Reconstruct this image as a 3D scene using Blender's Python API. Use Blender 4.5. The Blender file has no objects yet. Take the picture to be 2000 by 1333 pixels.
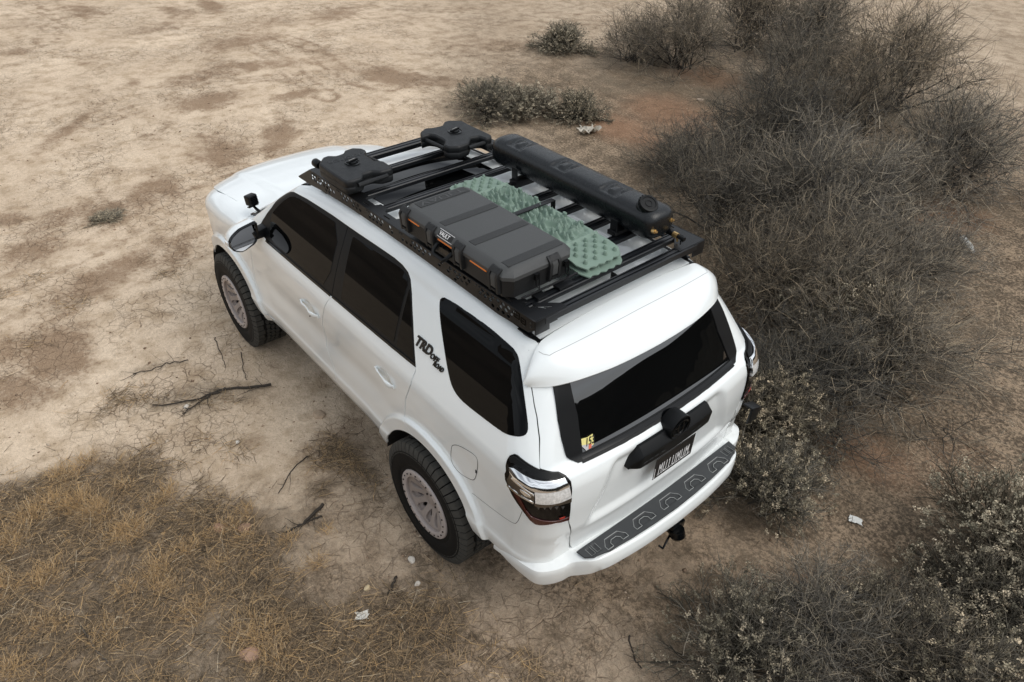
import bpy, bmesh, math, random
import numpy as np
from mathutils import Vector, Matrix
from mathutils.geometry import delaunay_2d_cdt

SC = bpy.context.scene
COL = SC.collection
# ---------------------------------------------------------------- camera
CAM_P = np.array([-2.6165984378634706, 2.476892763349161, 3.9429084044383473])
CAM_M = np.array([[-0.6389440261308037, 0.47195112519599103, -0.6074641280750631],
                  [-0.7691708172832432, -0.380403116564054, 0.5134878019468255],
                  [0.011259898382600836, 0.7953336434067105, 0.6060673315348888]])
CAM_F = 1452.9613756697768
cd = bpy.data.cameras.new('camera'); cam = bpy.data.objects.new('camera', cd); COL.objects.link(cam)
mw = Matrix.Identity(4)
for i in range(3):
    for j in range(3): mw[i][j] = CAM_M[i, j]
    mw[i][3] = CAM_P[i]
cam.matrix_world = mw
cd.sensor_width = 36.0; cd.lens = CAM_F / 2000 * 36; cd.clip_start = 0.05; cd.clip_end = 3000
SC.camera = cam
# ---------------------------------------------------------------- sky, sun, exposure
SUN_EL, SUN_AZ = math.radians(52), math.radians(205)      # azimuth of the sun measured from +X towards +Y
w = bpy.data.worlds.new('World'); SC.world = w; w.use_nodes = True
nt = w.node_tree; nt.nodes.clear()
def N(t, **k):
    n = nt.nodes.new(t)
    for a, b in k.items(): setattr(n, a, b)
    return n
sky = N('ShaderNodeTexSky', sky_type='NISHITA', sun_disc=False, sun_elevation=SUN_EL, sun_rotation=math.pi/2-SUN_AZ,
        air_density=1.0, dust_density=3.0, ozone_density=1.0)
tc = N('ShaderNodeTexCoord'); mp = N('ShaderNodeMapping'); mp.inputs['Scale'].default_value = (1, 1, 5.5)
ns = N('ShaderNodeTexNoise'); ns.inputs['Scale'].default_value = 2.3; ns.inputs['Detail'].default_value = 6; ns.inputs['Distortion'].default_value = .5
cr = N('ShaderNodeValToRGB'); cr.color_ramp.elements[0].position = .36; cr.color_ramp.elements[1].position = .60
hs = N('ShaderNodeHueSaturation'); hs.inputs['Saturation'].default_value = .35
mx = N('ShaderNodeMixRGB'); mx.inputs[2].default_value = (9.0, 9.5, 10.0, 1)
mul = N('ShaderNodeMath', operation='MULTIPLY'); mul.inputs[1].default_value = .85
bg = N('ShaderNodeBackground'); bg.inputs['Strength'].default_value = .10
out = N('ShaderNodeOutputWorld')
L = nt.links.new
L(tc.outputs['Generated'], mp.inputs[0]); L(mp.outputs[0], ns.inputs['Vector']); L(ns.outputs['Fac'], cr.inputs[0])
L(cr.outputs[0], mul.inputs[0]); L(mul.outputs[0], mx.inputs[0])
L(sky.outputs[0], hs.inputs['Color']); L(hs.outputs[0], mx.inputs[1]); L(mx.outputs[0], bg.inputs[0]); L(bg.outputs[0], out.inputs[0])
sl = bpy.data.lights.new('sun', 'SUN'); sun = bpy.data.objects.new('sun', sl); COL.objects.link(sun)
sl.energy = .85; sl.angle = math.radians(45); sl.color = (1, .96, .9)
sd = Vector((math.cos(SUN_EL)*math.cos(SUN_AZ), math.cos(SUN_EL)*math.sin(SUN_AZ), math.sin(SUN_EL)))
sun.rotation_euler = sd.to_track_quat('Z', 'Y').to_euler()
SC.view_settings.view_transform = 'Standard'; SC.view_settings.look = 'None'
SC.view_settings.exposure = 0.35; SC.view_settings.gamma = 1.0
SC.render.engine = 'CYCLES'
try: SC.cycles.max_bounces = 6; SC.cycles.diffuse_bounces = 3; SC.cycles.caustics_reflective = False
except Exception: pass

# ---------------------------------------------------------------- helpers
def tag(o, label=None, cat=None, group=None, kind=None):
    if label: o['label'] = label
    if cat: o['category'] = cat
    if group: o['group'] = group
    if kind: o['kind'] = kind
    return o
def empty(name, loc=(0, 0, 0), rot=(0, 0, 0)):
    o = bpy.data.objects.new(name, None); COL.objects.link(o); o.location = loc; o.rotation_euler = rot
    o.empty_display_size = .1
    return o
def setpar(o, parent):
    if parent is not None:
        o.parent = parent
    return o
def lin(c):
    return tuple((x/12.92 if x <= .04045 else ((x+.055)/1.055)**2.4) for x in c)
def node_mat(name):
    m = bpy.data.materials.new(name); m.use_nodes = True
    t = m.node_tree; b = t.nodes['Principled BSDF']
    return m, t, b
def mat(name, col, rough=.5, metal=0., coat=0., noise=0., nscale=30., bump=0., bscale=200., spec=.5, trans=0., emit=0., flakes=None):
    m, t, b = node_mat(name)
    b.inputs['Base Color'].default_value = (*col, 1); b.inputs['Roughness'].default_value = rough
    b.inputs['Metallic'].default_value = metal; b.inputs['Coat Weight'].default_value = coat
    b.inputs['Coat Roughness'].default_value = .04
    b.inputs['Specular IOR Level'].default_value = spec
    b.inputs['Transmission Weight'].default_value = trans
    tc_ = t.nodes.new('ShaderNodeTexCoord')
    if noise:
        n = t.nodes.new('ShaderNodeTexNoise'); n.inputs['Scale'].default_value = nscale; n.inputs['Detail'].default_value = 5
        r = t.nodes.new('ShaderNodeMapRange'); r.inputs[3].default_value = 1-noise; r.inputs[4].default_value = 1+noise
        x = t.nodes.new('ShaderNodeMixRGB'); x.blend_type = 'MULTIPLY'; x.inputs[0].default_value = 1; x.inputs[1].default_value = (*col, 1)
        t.links.new(tc_.outputs['Object'], n.inputs['Vector']); t.links.new(n.outputs['Fac'], r.inputs[0])
        t.links.new(r.outputs[0], x.inputs[2]); t.links.new(x.outputs[0], b.inputs['Base Color'])
        r2 = t.nodes.new('ShaderNodeMapRange'); r2.inputs[3].default_value = max(0, rough-.12); r2.inputs[4].default_value = min(1, rough+.12)
        t.links.new(n.outputs['Fac'], r2.inputs[0]); t.links.new(r2.outputs[0], b.inputs['Roughness'])
    if bump:
        n2 = t.nodes.new('ShaderNodeTexNoise'); n2.inputs['Scale'].default_value = bscale; n2.inputs['Detail'].default_value = 3
        bp = t.nodes.new('ShaderNodeBump'); bp.inputs['Strength'].default_value = bump; bp.inputs['Distance'].default_value = .002
        t.links.new(tc_.outputs['Object'], n2.inputs['Vector']); t.links.new(n2.outputs['Fac'], bp.inputs['Height'])
        t.links.new(bp.outputs[0], b.inputs['Normal'])
    return m
def mesh_obj(name, verts, faces, m, parent=None, smooth=False, normals=None):
    me = bpy.data.meshes.new(name); me.from_pydata([tuple(v) for v in verts], [], [tuple(f) for f in faces]); me.update()
    if m is not None: me.materials.append(m)
    if smooth or normals is not None:
        me.polygons.foreach_set('use_smooth', [True]*len(me.polygons))
    if normals is not None:
        me.normals_split_custom_set_from_vertices([tuple(n) for n in normals])
    o = bpy.data.objects.new(name, me); COL.objects.link(o)
    return setpar(o, parent)
def bm_obj(name, bm, m, parent=None, smooth=False, bevel=0., seg=2, angle=40):
    if bevel:
        bmesh.ops.remove_doubles(bm, verts=bm.verts, dist=1e-5)
        bmesh.ops.recalc_face_normals(bm, faces=bm.faces)
        es = [e for e in bm.edges if len(e.link_faces) == 2 and e.calc_face_angle(0) > math.radians(angle)]
        try: bmesh.ops.bevel(bm, geom=es, offset=bevel, segments=seg, profile=.6, affect='EDGES', clamp_overlap=True)
        except Exception: pass
    me = bpy.data.meshes.new(name); bm.to_mesh(me); bm.free(); me.materials.append(m)
    o = bpy.data.objects.new(name, me); COL.objects.link(o)
    if smooth or bevel:
        me.polygons.foreach_set('use_smooth', [True]*len(me.polygons))
        try: me.set_sharp_from_angle(angle=math.radians(38))
        except Exception: pass
    return setpar(o, parent)
class MB:
    """collects simple solids into one mesh"""
    def __init__(s): s.v = []; s.f = []
    def add(s, v, f):
        k = len(s.v); s.v += [tuple(x) for x in v]; s.f += [tuple(i+k for i in q) for q in f]; return s
    def box(s, c, d, R=None):
        c = np.array(c, float); d = np.array(d, float)/2
        P = np.array([[x, y, z] for z in (-1, 1) for y in (-1, 1) for x in (-1, 1)])*d
        if R is not None: P = P@np.array(R).T
        return s.add(P+c, [(0, 2, 3, 1), (4, 5, 7, 6), (0, 1, 5, 4), (2, 6, 7, 3), (0, 4, 6, 2), (1, 3, 7, 5)])
    def prism(s, poly, a, b, fn):
        """poly: 2D outline; fn(p, t) -> 3D; t = a..b"""
        n = len(poly)
        V = [fn(p, a) for p in poly]+[fn(p, b) for p in poly]
        F = [tuple(range(n))[::-1], tuple(range(n, 2*n))]+[(i, (i+1) % n, n+(i+1) % n, n+i) for i in range(n)]
        return s.add(V, F)
    def tube(s, pts, rad, n=8, cap=True):
        pts = [np.array(p, float) for p in pts]; m = len(pts)
        if not hasattr(rad, '__len__'): rad = [rad]*m
        V = []; up = np.array([0, 0, 1.])
        for i, p in enumerate(pts):
            t = pts[min(i+1, m-1)]-pts[max(i-1, 0)]; t = t/(np.linalg.norm(t)+1e-12)
            if i == 0:
                a = np.cross(t, up)
                if np.linalg.norm(a) < .1: a = np.cross(t, [1, 0, 0])
            else: a = a-t*(a@t)
            a = a/np.linalg.norm(a); b = np.cross(t, a)
            for k in range(n):
                q = 2*math.pi*k/n; V.append(p+rad[i]*(math.cos(q)*a+math.sin(q)*b))
        F = [(i*n+k, i*n+(k+1) % n, (i+1)*n+(k+1) % n, (i+1)*n+k) for i in range(m-1) for k in range(n)]
        if cap: F += [tuple(range(n))[::-1], tuple(range((m-1)*n, m*n))]
        return s.add(V, F)
    def lathe(s, prof, n, fn, close=False):
        """prof: (r, t); fn(cos*r, sin*r, t) -> 3D"""
        m = len(prof); V = []
        for k in range(n):
            q = 2*math.pi*k/n
            for r, t in prof: V.append(fn(r*math.cos(q), r*math.sin(q), t))
        F = [(k*m+i, k*m+i+1, ((k+1) % n)*m+i+1, ((k+1) % n)*m+i) for k in range(n) for i in range(m-1)]
        return s.add(V, F)
    def build(s, name, m, parent=None, smooth=False, bevel=0., seg=2, angle=40):
        me = bpy.data.meshes.new('x'); me.from_pydata(s.v, [], s.f)
        bm = bmesh.new(); bm.from_mesh(me); bpy.data.meshes.remove(me)
        bmesh.ops.recalc_face_normals(bm, faces=bm.faces)
        return bm_obj(name, bm, m, parent, smooth, bevel, seg, angle)
def rotm(ax, a):
    return np.array(Matrix.Rotation(a, 3, ax))
def project(P):
    c = (np.atleast_2d(P)-CAM_P)@CAM_M
    return np.stack([1000+CAM_F*c[:, 0]/-c[:, 2], 666.5-CAM_F*c[:, 1]/-c[:, 2]], 1)
def ray(u, v): return CAM_M@np.array([(u-1000)/CAM_F, -(v-666.5)/CAM_F, -1.])
def plane_pt(u, v, ax, val):
    d = ray(u, v); t = (val-CAM_P[ax])/d[ax]; return CAM_P+t*d
def ground_pt(u, v, z=0.): return plane_pt(u, v, 2, z)

# ---------------------------------------------------------------- text as mesh polygons
def text_mesh(body, size, depth=.0, bold=0., space=1.):
    cu = bpy.data.curves.new('t', 'FONT'); cu.body = body; cu.size = size; cu.extrude = depth; cu.align_x = 'CENTER'; cu.align_y = 'CENTER'
    cu.resolution_u = 3; cu.offset = bold; cu.space_character = space
    o = bpy.data.objects.new('t', cu); COL.objects.link(o)
    bpy.context.view_layer.update()
    me = o.to_mesh(); V = [tuple(v.co) for v in me.vertices]; F = [tuple(p.vertices) for p in me.polygons]
    o.to_mesh_clear(); bpy.data.objects.remove(o); bpy.data.curves.remove(cu)
    return np.array(V), F
# ---------------------------------------------------------------- surfaces of the car body
def table(pts):
    xs = np.array([p[0] for p in pts], float); ys = np.array([p[1] for p in pts], float)
    o = np.argsort(xs); xs, ys = xs[o], ys[o]
    h = np.diff(xs); dl = np.diff(ys)/h; m = np.zeros(len(xs))
    m[0], m[-1] = dl[0], dl[-1]
    for i in range(1, len(xs)-1):
        if dl[i-1]*dl[i] > 0:
            w1 = 2*h[i]+h[i-1]; w2 = h[i]+2*h[i-1]; m[i] = (w1+w2)/(w1/dl[i-1]+w2/dl[i])
    def f(x):
        x = np.asarray(x, float); i = np.clip(np.searchsorted(xs, x)-1, 0, len(xs)-2)
        t = np.clip((x-xs[i])/h[i], -.0, 1.0); a = (x-xs[i])
        out_ = (2*t**3-3*t**2+1)*ys[i]+(t**3-2*t**2+t)*h[i]*m[i]+(-2*t**3+3*t**2)*ys[i+1]+(t**3-t**2)*h[i]*m[i+1]
        return np.where(x < xs[0], ys[0]+m[0]*(x-xs[0]), np.where(x > xs[-1], ys[-1]+m[-1]*(x-xs[-1]), out_))
    return f
def sstep(a, b, x):
    t = np.clip((x-a)/(b-a), 0, 1); return t*t*(3-2*t)
WT = table([(.40, .79), (.47, .830), (.52, .858), (.58, .876), (.64, .886), (.67, .888), (.69, .882), (.74, .879), (.85, .879), (.97, .884), (1.08, .891), (1.17, .896),
            (1.24, .896), (1.29, .888), (1.33, .873), (1.37, .856), (1.55, .768), (1.66, .706), (1.76, .641), (1.80, .61)])
HUBS = (0.0, 2.79); HZ = .41
def Wd(x, z):
    w_ = WT(z)
    for hx in HUBS:
        rho = np.hypot(x-hx, z-(HZ+.01))
        w_ = w_+.028*(1-sstep(.556, .578, rho))+.008*(1-sstep(.60, .80, rho))
    w_ = w_-.062*np.clip((x-2.7)/.8, 0, 1.2)**2
    # door-handle cups and the soft swage line
    for cx, cz in ((1.455, 1.075), (.50, 1.075)):
        pass
    for cx, cz in ((1.355, 1.118), (.415, 1.135)): w_ = w_-.017*np.exp(-(((x-cx)/.055)**2+((z-cz)/.036)**2)**1.5)
    w_ = w_-.010*np.exp(-((z-.93)/.09)**2)*sstep(.25, .7, x)*(1-sstep(1.9, 2.3, x))
    return w_
HT = table([(2.45, 1.308), (2.7, 1.303), (3.0, 1.285), (3.25, 1.257), (3.42, 1.225), (3.54, 1.175), (3.62, 1.09), (3.66, .97), (3.69, .8)])
RT = table([(-1.1, 1.66), (-.8, 1.755), (-.6, 1.822), (-.5, 1.835), (0, 1.852), (.5, 1.857), (1.0, 1.852), (1.35, 1.838), (1.6, 1.818), (1.8, 1.790)])
def Tz(x, y):
    a = np.abs(y)
    xh = x+.24*(a/.85)**3
    hood = HT(xh)-.022*(a/.75)**2+.012*(1-sstep(.42, .50, a-.06*(x-3.0)))
    xw = x+.11*(a/.7)**2
    ws = 1.80-(xw-1.79)*(1.80-1.288)/(2.52-1.79)+.02*np.sin(np.clip((xw-1.79)/.73, 0, 1)*math.pi)
    roof = RT(x+.06*(a/.7)**2)-.034*(a/.6)**2.2
    return np.maximum(np.minimum(roof, ws), hood)
# rear face
XR = table([(.40, -1.0), (.70, -1.0), (.85, -1.006), (.95, -1.010), (1.10, -1.018), (1.20, -1.014), (1.27, -.990), (1.30, -.957), (1.33, -.9275), (1.345, -.919), (1.42, -.877),
            (1.50, -.832), (1.60, -.775), (1.66, -.735), (1.70, -.705), (1.80, -.645), (1.9, -.60)])
POD = None
def Xrear(y, z):
    a = np.abs(y)
    x = XR(z)+.055*(a/.75)**2.5
    # recess for the number plate: a trapezoid, deep in the middle
    e = .50-.35*np.clip(z-1.0, -.2, .3)
    rec = (1-sstep(e-.04, e+.05, a))*sstep(.84, .90, z)*(1-sstep(1.20, 1.27, z))
    x = x+.030*rec
    x = x+.012*(1-sstep(.80, .90, z))
    return x
RW = .17
def side_section(x, v):
    """section at x: v -> (y, z)"""
    zz = Tz(x, .74*np.ones_like(x))
    drop = np.where(x > 2.15, .13, .085)
    dropT = table([(-1, .08), (1.6, .08), (1.8, .07), (2.38, .07), (2.55, .10), (2.8, .13), (4, .13)])
    z1 = Tz(x, .70+0*x)-dropT(x)
    y1 = Wd(x, z1)
    yb = y1-table([(-1, .10), (1.6, .10), (1.85, .075), (2.38, .075), (2.55, .11), (2.8, .15), (4, .15)])(x)
    slope = (Wd(x, z1)-Wd(x, z1-.03))/.03
    zb = Tz(x, yb)
    yc = y1+slope*(zb-z1)*.75; zc = zb+.0*x
    dT = (Tz(x, yb)-Tz(x, yb-.02))/.02
    zc = zb+dT*(yc-yb)
    La = .16
    t = np.clip((v-z1)/La, 0, 1)
    ya = (1-t)**2*y1+2*t*(1-t)*yc+t*t*yb
    za = (1-t)**2*z1+2*t*(1-t)*zc+t*t*zb
    d = np.clip(v-z1-La, 0, None); yt = yb-d
    y = np.where(v <= z1, Wd(x, np.minimum(v, z1)), np.where(v < z1+La, ya, yt))
    z = np.where(v <= z1, v, np.where(v < z1+La, za, Tz(x, yt)))
    return y, z
def uv_top(x, y):
    """(u, v) of the point of the top surface with plan position x, y"""
    x = np.asarray(x, float)*1.
    dropT = table([(-1, .08), (1.6, .08), (1.8, .07), (2.38, .07), (2.55, .10), (2.8, .13), (4, .13)])
    z1 = Tz(x, .70+0*x)-dropT(x); y1 = Wd(x, z1)
    yb = y1-table([(-1, .10), (1.6, .10), (1.85, .075), (2.38, .075), (2.55, .11), (2.8, .15), (4, .15)])(x)
    return np.stack([x, z1+.16+(yb-np.asarray(y, float))], -1)
U1, UA, LW, UF, LF = -.40, -.80, .26, 3.15, .50
UC = UA-LW-.75
def SIDE(u, v):
    """the left half: side, roof and hood; wraps round the rear corner for u < UA (mirrored past UC) and round the nose for u > UF"""
    u = np.asarray(u, float)+0.; v = np.asarray(v, float)+0.
    sgn = np.where(u < UC, -1., 1.); u = np.where(u < UC, 2*UC-u, u)
    z = np.clip(v, .3, 1.76)
    wr = Wd(-.8+0*u, z)
    xA = Xrear(wr-.05, z)+RW
    x = np.where(u > U1, u, xA+(u-UA)/(U1-UA)*(U1-xA))
    tf = np.clip((u-UF)/LF, 0, 1)
    nx = (1-tf)**2*UF+2*tf*(1-tf)*3.54+tf*tf*3.62
    X = np.where(u < UA, xA, np.where(u > UF, nx, x))
    y, zz = side_section(np.where(u > UF, np.minimum(X, 3.46), X), v)
    # nose
    k0 = (1-tf)**2+2*tf*(1-tf)*.97+tf*tf*.42
    df = np.clip(u-UF-LF, 0, None)
    y = np.where(u > UF, y*k0-df, y)
    X = np.where(u > UF, X+.05*(1-np.exp(-df*4)), X)
    # rear corner
    t = np.clip((UA-u)/LW, 0, 1)
    By = y-.13; Bx = Xrear(By, z)
    Cx = Xrear(y-.02, z)+.014
    wx = (1-t)**2*xA+2*t*(1-t)*Cx+t*t*Bx
    wy = (1-t)**2*y+2*t*(1-t)*(y-.020)+t*t*By
    d = np.clip(UA-LW-u, 0, None)
    ry = By*(1-d/.75)
    rx = Xrear(ry, z)
    X = np.where(u >= UA, X, np.where(d > 0, rx, wx))
    Y = np.where(u >= UA, y, np.where(d > 0, ry, wy))
    return np.stack([X, Y*sgn, zz], -1)
def TOP(u, v):
    u = np.asarray(u, float)+0.; v = np.asarray(v, float)+0.
    return np.stack([u, -v, Tz(u, -v)], -1)
def normals_of(S, u, v, e=.004):
    du = S(u+e, v)-S(u-e, v); dv = S(u, v+e)-S(u, v-e)
    n = np.cross(dv, du)
    return n/(np.linalg.norm(n, axis=-1, keepdims=True)+1e-12)
class Picker:
    """finds the surface coordinates that a traced feature has on a surface"""
    def __init__(s, S, u0, u1, v0, v1, h=.03):
        s.S = S; s.lim = (u0, u1, v0, v1); U, V = np.meshgrid(np.arange(u0, u1, h), np.arange(v0, v1, h), indexing='ij')
        U, V = U.ravel(), V.ravel(); P = S(U, V); n = normals_of(S, U, V)
        ok = ((CAM_P-P)*n).sum(1) > 0.0
        s.U, s.V = U[ok], V[ok]; s.px = project(P[ok])
    def __call__(s, pts):
        r = []
        for (a, b) in pts:
            tgt = np.array([a, b], float); i = np.argmin(((s.px-tgt)**2).sum(1)); q = np.array([s.U[i], s.V[i]])
            best = (1e9, q)
            for it in range(14):
                Q = np.array([q, q+[1e-4, 0], q+[0, 1e-4]]); pr = project(s.S(Q[:, 0], Q[:, 1]))
                e = pr[0]-tgt; en = np.hypot(*e)
                if en < best[0]: best = (en, q.copy())
                if en < .02: break
                J = np.stack([(pr[1]-pr[0])/1e-4, (pr[2]-pr[0])/1e-4], 1)
                try: dq = -np.linalg.solve(J+1e-6*np.eye(2), e)
                except Exception: break
                m_ = np.abs(dq).max()
                if m_ > .08: dq *= .08/m_
                q = q+dq; q = np.array([min(max(q[0], s.lim[0]), s.lim[1]), min(max(q[1], s.lim[2]), s.lim[3])])
            r.append(tuple(best[1]))
            if best[0] > 3: print('pick off by', round(best[0], 1), (a, b), best[1])
        return r
def chaikin(pts, n=2, closed=True, keep=()):
    pts = [np.array(p, float) for p in pts]
    for _ in range(n):
        q = []; m = len(pts)
        for i in range(m if closed else m-1):
            a, b = pts[i], pts[(i+1) % m]
            q += [a*.75+b*.25, a*.25+b*.75]
        if not closed: q = [pts[0]]+q+[pts[-1]]
        pts = q
    return [tuple(p) for p in pts]
def corner_round(pts, rads, n=5):
    """rounds the corners of a closed outline; rads: one radius or a list"""
    m = len(pts); r_ = rads if hasattr(rads, '__len__') else [rads]*m; o = []
    for i in range(m):
        p = np.array(pts[i], float); a = np.array(pts[i-1], float)-p; b = np.array(pts[(i+1) % m], float)-p
        la, lb = np.linalg.norm(a), np.linalg.norm(b); r = min(r_[i], la*.48, lb*.48)
        if r < 1e-5: o.append(tuple(p)); continue
        A, B = p+a/la*r, p+b/lb*r
        for k in range(n+1):
            t = k/n; o.append(tuple((1-t)**2*A+2*t*(1-t)*p+t*t*B))
    return o
def resample(poly, h):
    o = []
    m = len(poly)
    for i in range(m):
        a = np.array(poly[i], float); b = np.array(poly[(i+1) % m], float); k = max(1, int(math.ceil(np.linalg.norm(b-a)/h)))
        for j in range(k): o.append(tuple(a+(b-a)*j/k))
    # drop near duplicates
    q = [o[0]]
    for p in o[1:]:
        if math.hypot(p[0]-q[-1][0], p[1]-q[-1][1]) > 1e-4: q.append(p)
    if math.hypot(q[0][0]-q[-1][0], q[0][1]-q[-1][1]) < 1e-4: q.pop()
    return q
def inside(P, poly):
    P = np.asarray(P, float); x, y = P[:, 0], P[:, 1]; c = np.zeros(len(P), bool); pl = np.asarray(poly); n = len(pl); j = n-1
    for i in range(n):
        xi, yi = pl[i]; xj, yj = pl[j]
        if yi != yj:
            c ^= ((yi > y) != (yj > y)) & (x < (xj-xi)*(y-yi)/(yj-yi)+xi)
        j = i
    return c
def segdist(P, poly):
    P = np.asarray(P, float); d = np.full(len(P), 1e9); pl = np.asarray(poly, float)
    for i in range(len(pl)):
        a, b = pl[i-1], pl[i]; ab = b-a; L2 = (ab@ab)+1e-12
        t = np.clip(((P-a)@ab)/L2, 0, 1); d = np.minimum(d, np.hypot(*(P-a-t[:, None]*ab).T))
    return d
def tri_uv(poly, h, holes=(), eh=None, extra=()):
    eh = eh or h
    rings = [resample(poly, eh)]+[resample(q, eh) for q in holes]
    lo = np.min(rings[0], 0); hi = np.max(rings[0], 0)
    G = []
    ny = int((hi[1]-lo[1])/(h*.87))+1
    for j in range(ny+1):
        for i in range(int((hi[0]-lo[0])/h)+2): G.append((lo[0]+(i+.5*(j % 2))*h, lo[1]+j*h*.87))
    G = np.array(G); ok = inside(G, rings[0])
    for q in rings[1:]: ok &= ~inside(G, q)
    G = G[ok]
    if len(extra) and len(G):
        X_ = np.array(extra); X_ = X_[inside(X_, rings[0])]; X_ = X_[segdist(X_, rings[0]) > .007]
        if len(X_):
            lo_ = X_.min(0)-.03; hi_ = X_.max(0)+.03; nr = ((G > lo_) & (G < hi_)).all(1); kp = np.ones(len(G), bool)
            for i_ in np.where(nr)[0]: kp[i_] = ((X_-G[i_])**2).sum(1).min() > .011**2
            G = np.concatenate([G[kp], X_])
    if len(G):
        dd = np.full(len(G), 1e9)
        for q in rings: dd = np.minimum(dd, segdist(G, q))
        G = G[dd > min(h*.45, .0065)] if len(extra) else G[dd > h*.45]
    V = []; E = []
    for q in rings:
        k = len(V); V += q; E += [(k+i, k+(i+1) % len(q)) for i in range(len(q))]
    V = V+[tuple(g) for g in G]
    vv, ee, ff, ov, oe, of = delaunay_2d_cdt([Vector(p) for p in V], E, [], 0, 1e-7)
    vv = np.array([tuple(v) for v in vv]); ff = [tuple(f) for f in ff]
    cc = np.array([vv[list(f)].mean(0) for f in ff]); ok = inside(cc, rings[0])
    for q in rings[1:]: ok &= ~inside(cc, q)
    ff = [f for f, k in zip(ff, ok) if k]
    return vv, ff
def panel(name, S, poly, m, parent=None, h=.03, holes=(), thick=.012, off=0., eh=None, mirror=False, edge=.0015, extra=()):
    """a sheet with thickness lying on surface S, cut to an outline given in surface coordinates"""
    vv, ff = tri_uv(poly, h, holes, eh, extra)
    u, v = vv[:, 0], vv[:, 1]
    P = S(u, v); n = normals_of(S, u, v)
    if callable(off): o_ = off(u, v)[:, None]
    else: o_ = off
    P = P+n*o_
    # orient
    a, b, c = (P[[f[k] for f in ff]] for k in range(3))
    fn = np.cross(b-a, c-a); nn = n[[f[0] for f in ff]]
    ff = [f if (x > 0) else f[::-1] for f, x in zip(ff, (fn*nn).sum(1))]
    if callable(off):   # recompute the normals from the relief
        n2 = np.zeros_like(P)
        a, b, c = (P[[f[k] for f in ff]] for k in range(3)); fn = np.cross(b-a, c-a)
        for k in range(3): np.add.at(n2, [f[k] for f in ff], fn)
        n = n2/(np.linalg.norm(n2, axis=1, keepdims=True)+1e-12)
    # boundary edges
    cnt = {}
    for f in ff:
        for i in range(3):
            e = (f[i], f[(i+1) % 3]); k = (min(e), max(e)); cnt.setdefault(k, []).append(e)
    be = [e[0] for e in cnt.values() if len(e) == 1]
    N0 = len(P); verts = [P]; norms = [n]; faces = list(ff)
    if thick and be:
        bs = sorted({i for e in be for i in e}); idx = {b: i for i, b in enumerate(bs)}
        # outward direction along the boundary
        on_ = np.zeros((len(bs), 3))
        for a_, b_ in be:
            t = P[b_]-P[a_]; w_ = np.cross(t, n[a_]); w_ = w_/(np.linalg.norm(w_)+1e-12)
            on_[idx[a_]] += w_; on_[idx[b_]] += w_
        on_ = on_/(np.linalg.norm(on_, axis=1, keepdims=True)+1e-12)
        Pb = P[bs]; nb = n[bs]
        r1 = Pb+on_*edge-nb*edge; n1 = on_*.9+nb*.3; n1 /= np.linalg.norm(n1, axis=1, keepdims=True)
        r2 = Pb+on_*edge-nb*thick
        k1 = N0; k2 = N0+len(bs)
        verts += [r1, r2]; norms += [n1, on_]
        for a_, b_ in be:
            i, j = idx[a_], idx[b_]
            faces.append((b_, a_, k1+i, k1+j)); faces.append((k1+j, k1+i, k2+i, k2+j))
    V = np.concatenate(verts); NN = np.concatenate(norms)
    if mirror:
        V = V*[1, -1, 1]; NN = NN*[1, -1, 1]; faces = [f[::-1] for f in faces]
    return mesh_obj(name, V, faces, m, parent, normals=NN)
def strip_on(S, line, width, off, m, name, parent, mirror=False, closed=False, h=.01, dome=.0):
    """a thin ribbon or bead that follows a line on a surface"""
    pts = []
    L_ = line+[line[0]] if closed else line
    for a, b in zip(L_[:-1], L_[1:]):
        a = np.array(a, float); b = np.array(b, float); k = max(1, int(np.linalg.norm(b-a)/h))
        pts += [a+(b-a)*j/k for j in range(k)]
    if not closed: pts.append(np.array(L_[-1], float))
    q = np.array(pts); P = S(q[:, 0], q[:, 1]); n = normals_of(S, q[:, 0], q[:, 1])
    t = np.gradient(P, axis=0) if not closed else (np.roll(P, -1, 0)-np.roll(P, 1, 0))
    w_ = np.cross(t, n); w_ /= np.linalg.norm(w_, axis=1, keepdims=True)+1e-12
    A = P+w_*width/2+n*(off-dome); C = P+n*off; B = P-w_*width/2+n*(off-dome)
    V = np.concatenate([A, C, B]); k = len(P); F = []
    for i in range(k if closed else k-1):
        j = (i+1) % k
        F += [(i, j, k+j, k+i), (k+i, k+j, 2*k+j, 2*k+i)]
    NN = np.concatenate([n+w_*(.8 if dome else 0), n, n-w_*(.8 if dome else 0)]); NN /= np.linalg.norm(NN, axis=1, keepdims=True)
    a, b, c = V[F[0][0]], V[F[0][1]], V[F[0][2]]
    if np.cross(b-a, c-a)@n[0] < 0: F = [f[::-1] for f in F]
    if mirror: V = V*[1, -1, 1]; NN = NN*[1, -1, 1]; F = [f[::-1] for f in F]
    return mesh_obj(name, V, F, m, parent, normals=NN)

def uv_at(x, y, S=None):
    """surface coordinates (on SIDE) of the top-surface point with plan position x, y"""
    q = np.array(uv_top(x, y), float)
    for _ in range(25):
        Q = np.array([q, q+[1e-4, 0], q+[0, 1e-4]]); P = SIDE(Q[:, 0], Q[:, 1])[:, :2]; e = P[0]-[x, y]
        if np.abs(e).max() < 1e-5: break
        J = np.stack([(P[1]-P[0])/1e-4, (P[2]-P[0])/1e-4], 1); q = q-np.clip(np.linalg.solve(J+1e-9*np.eye(2), e), -.05, .05)
    return tuple(q)
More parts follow.
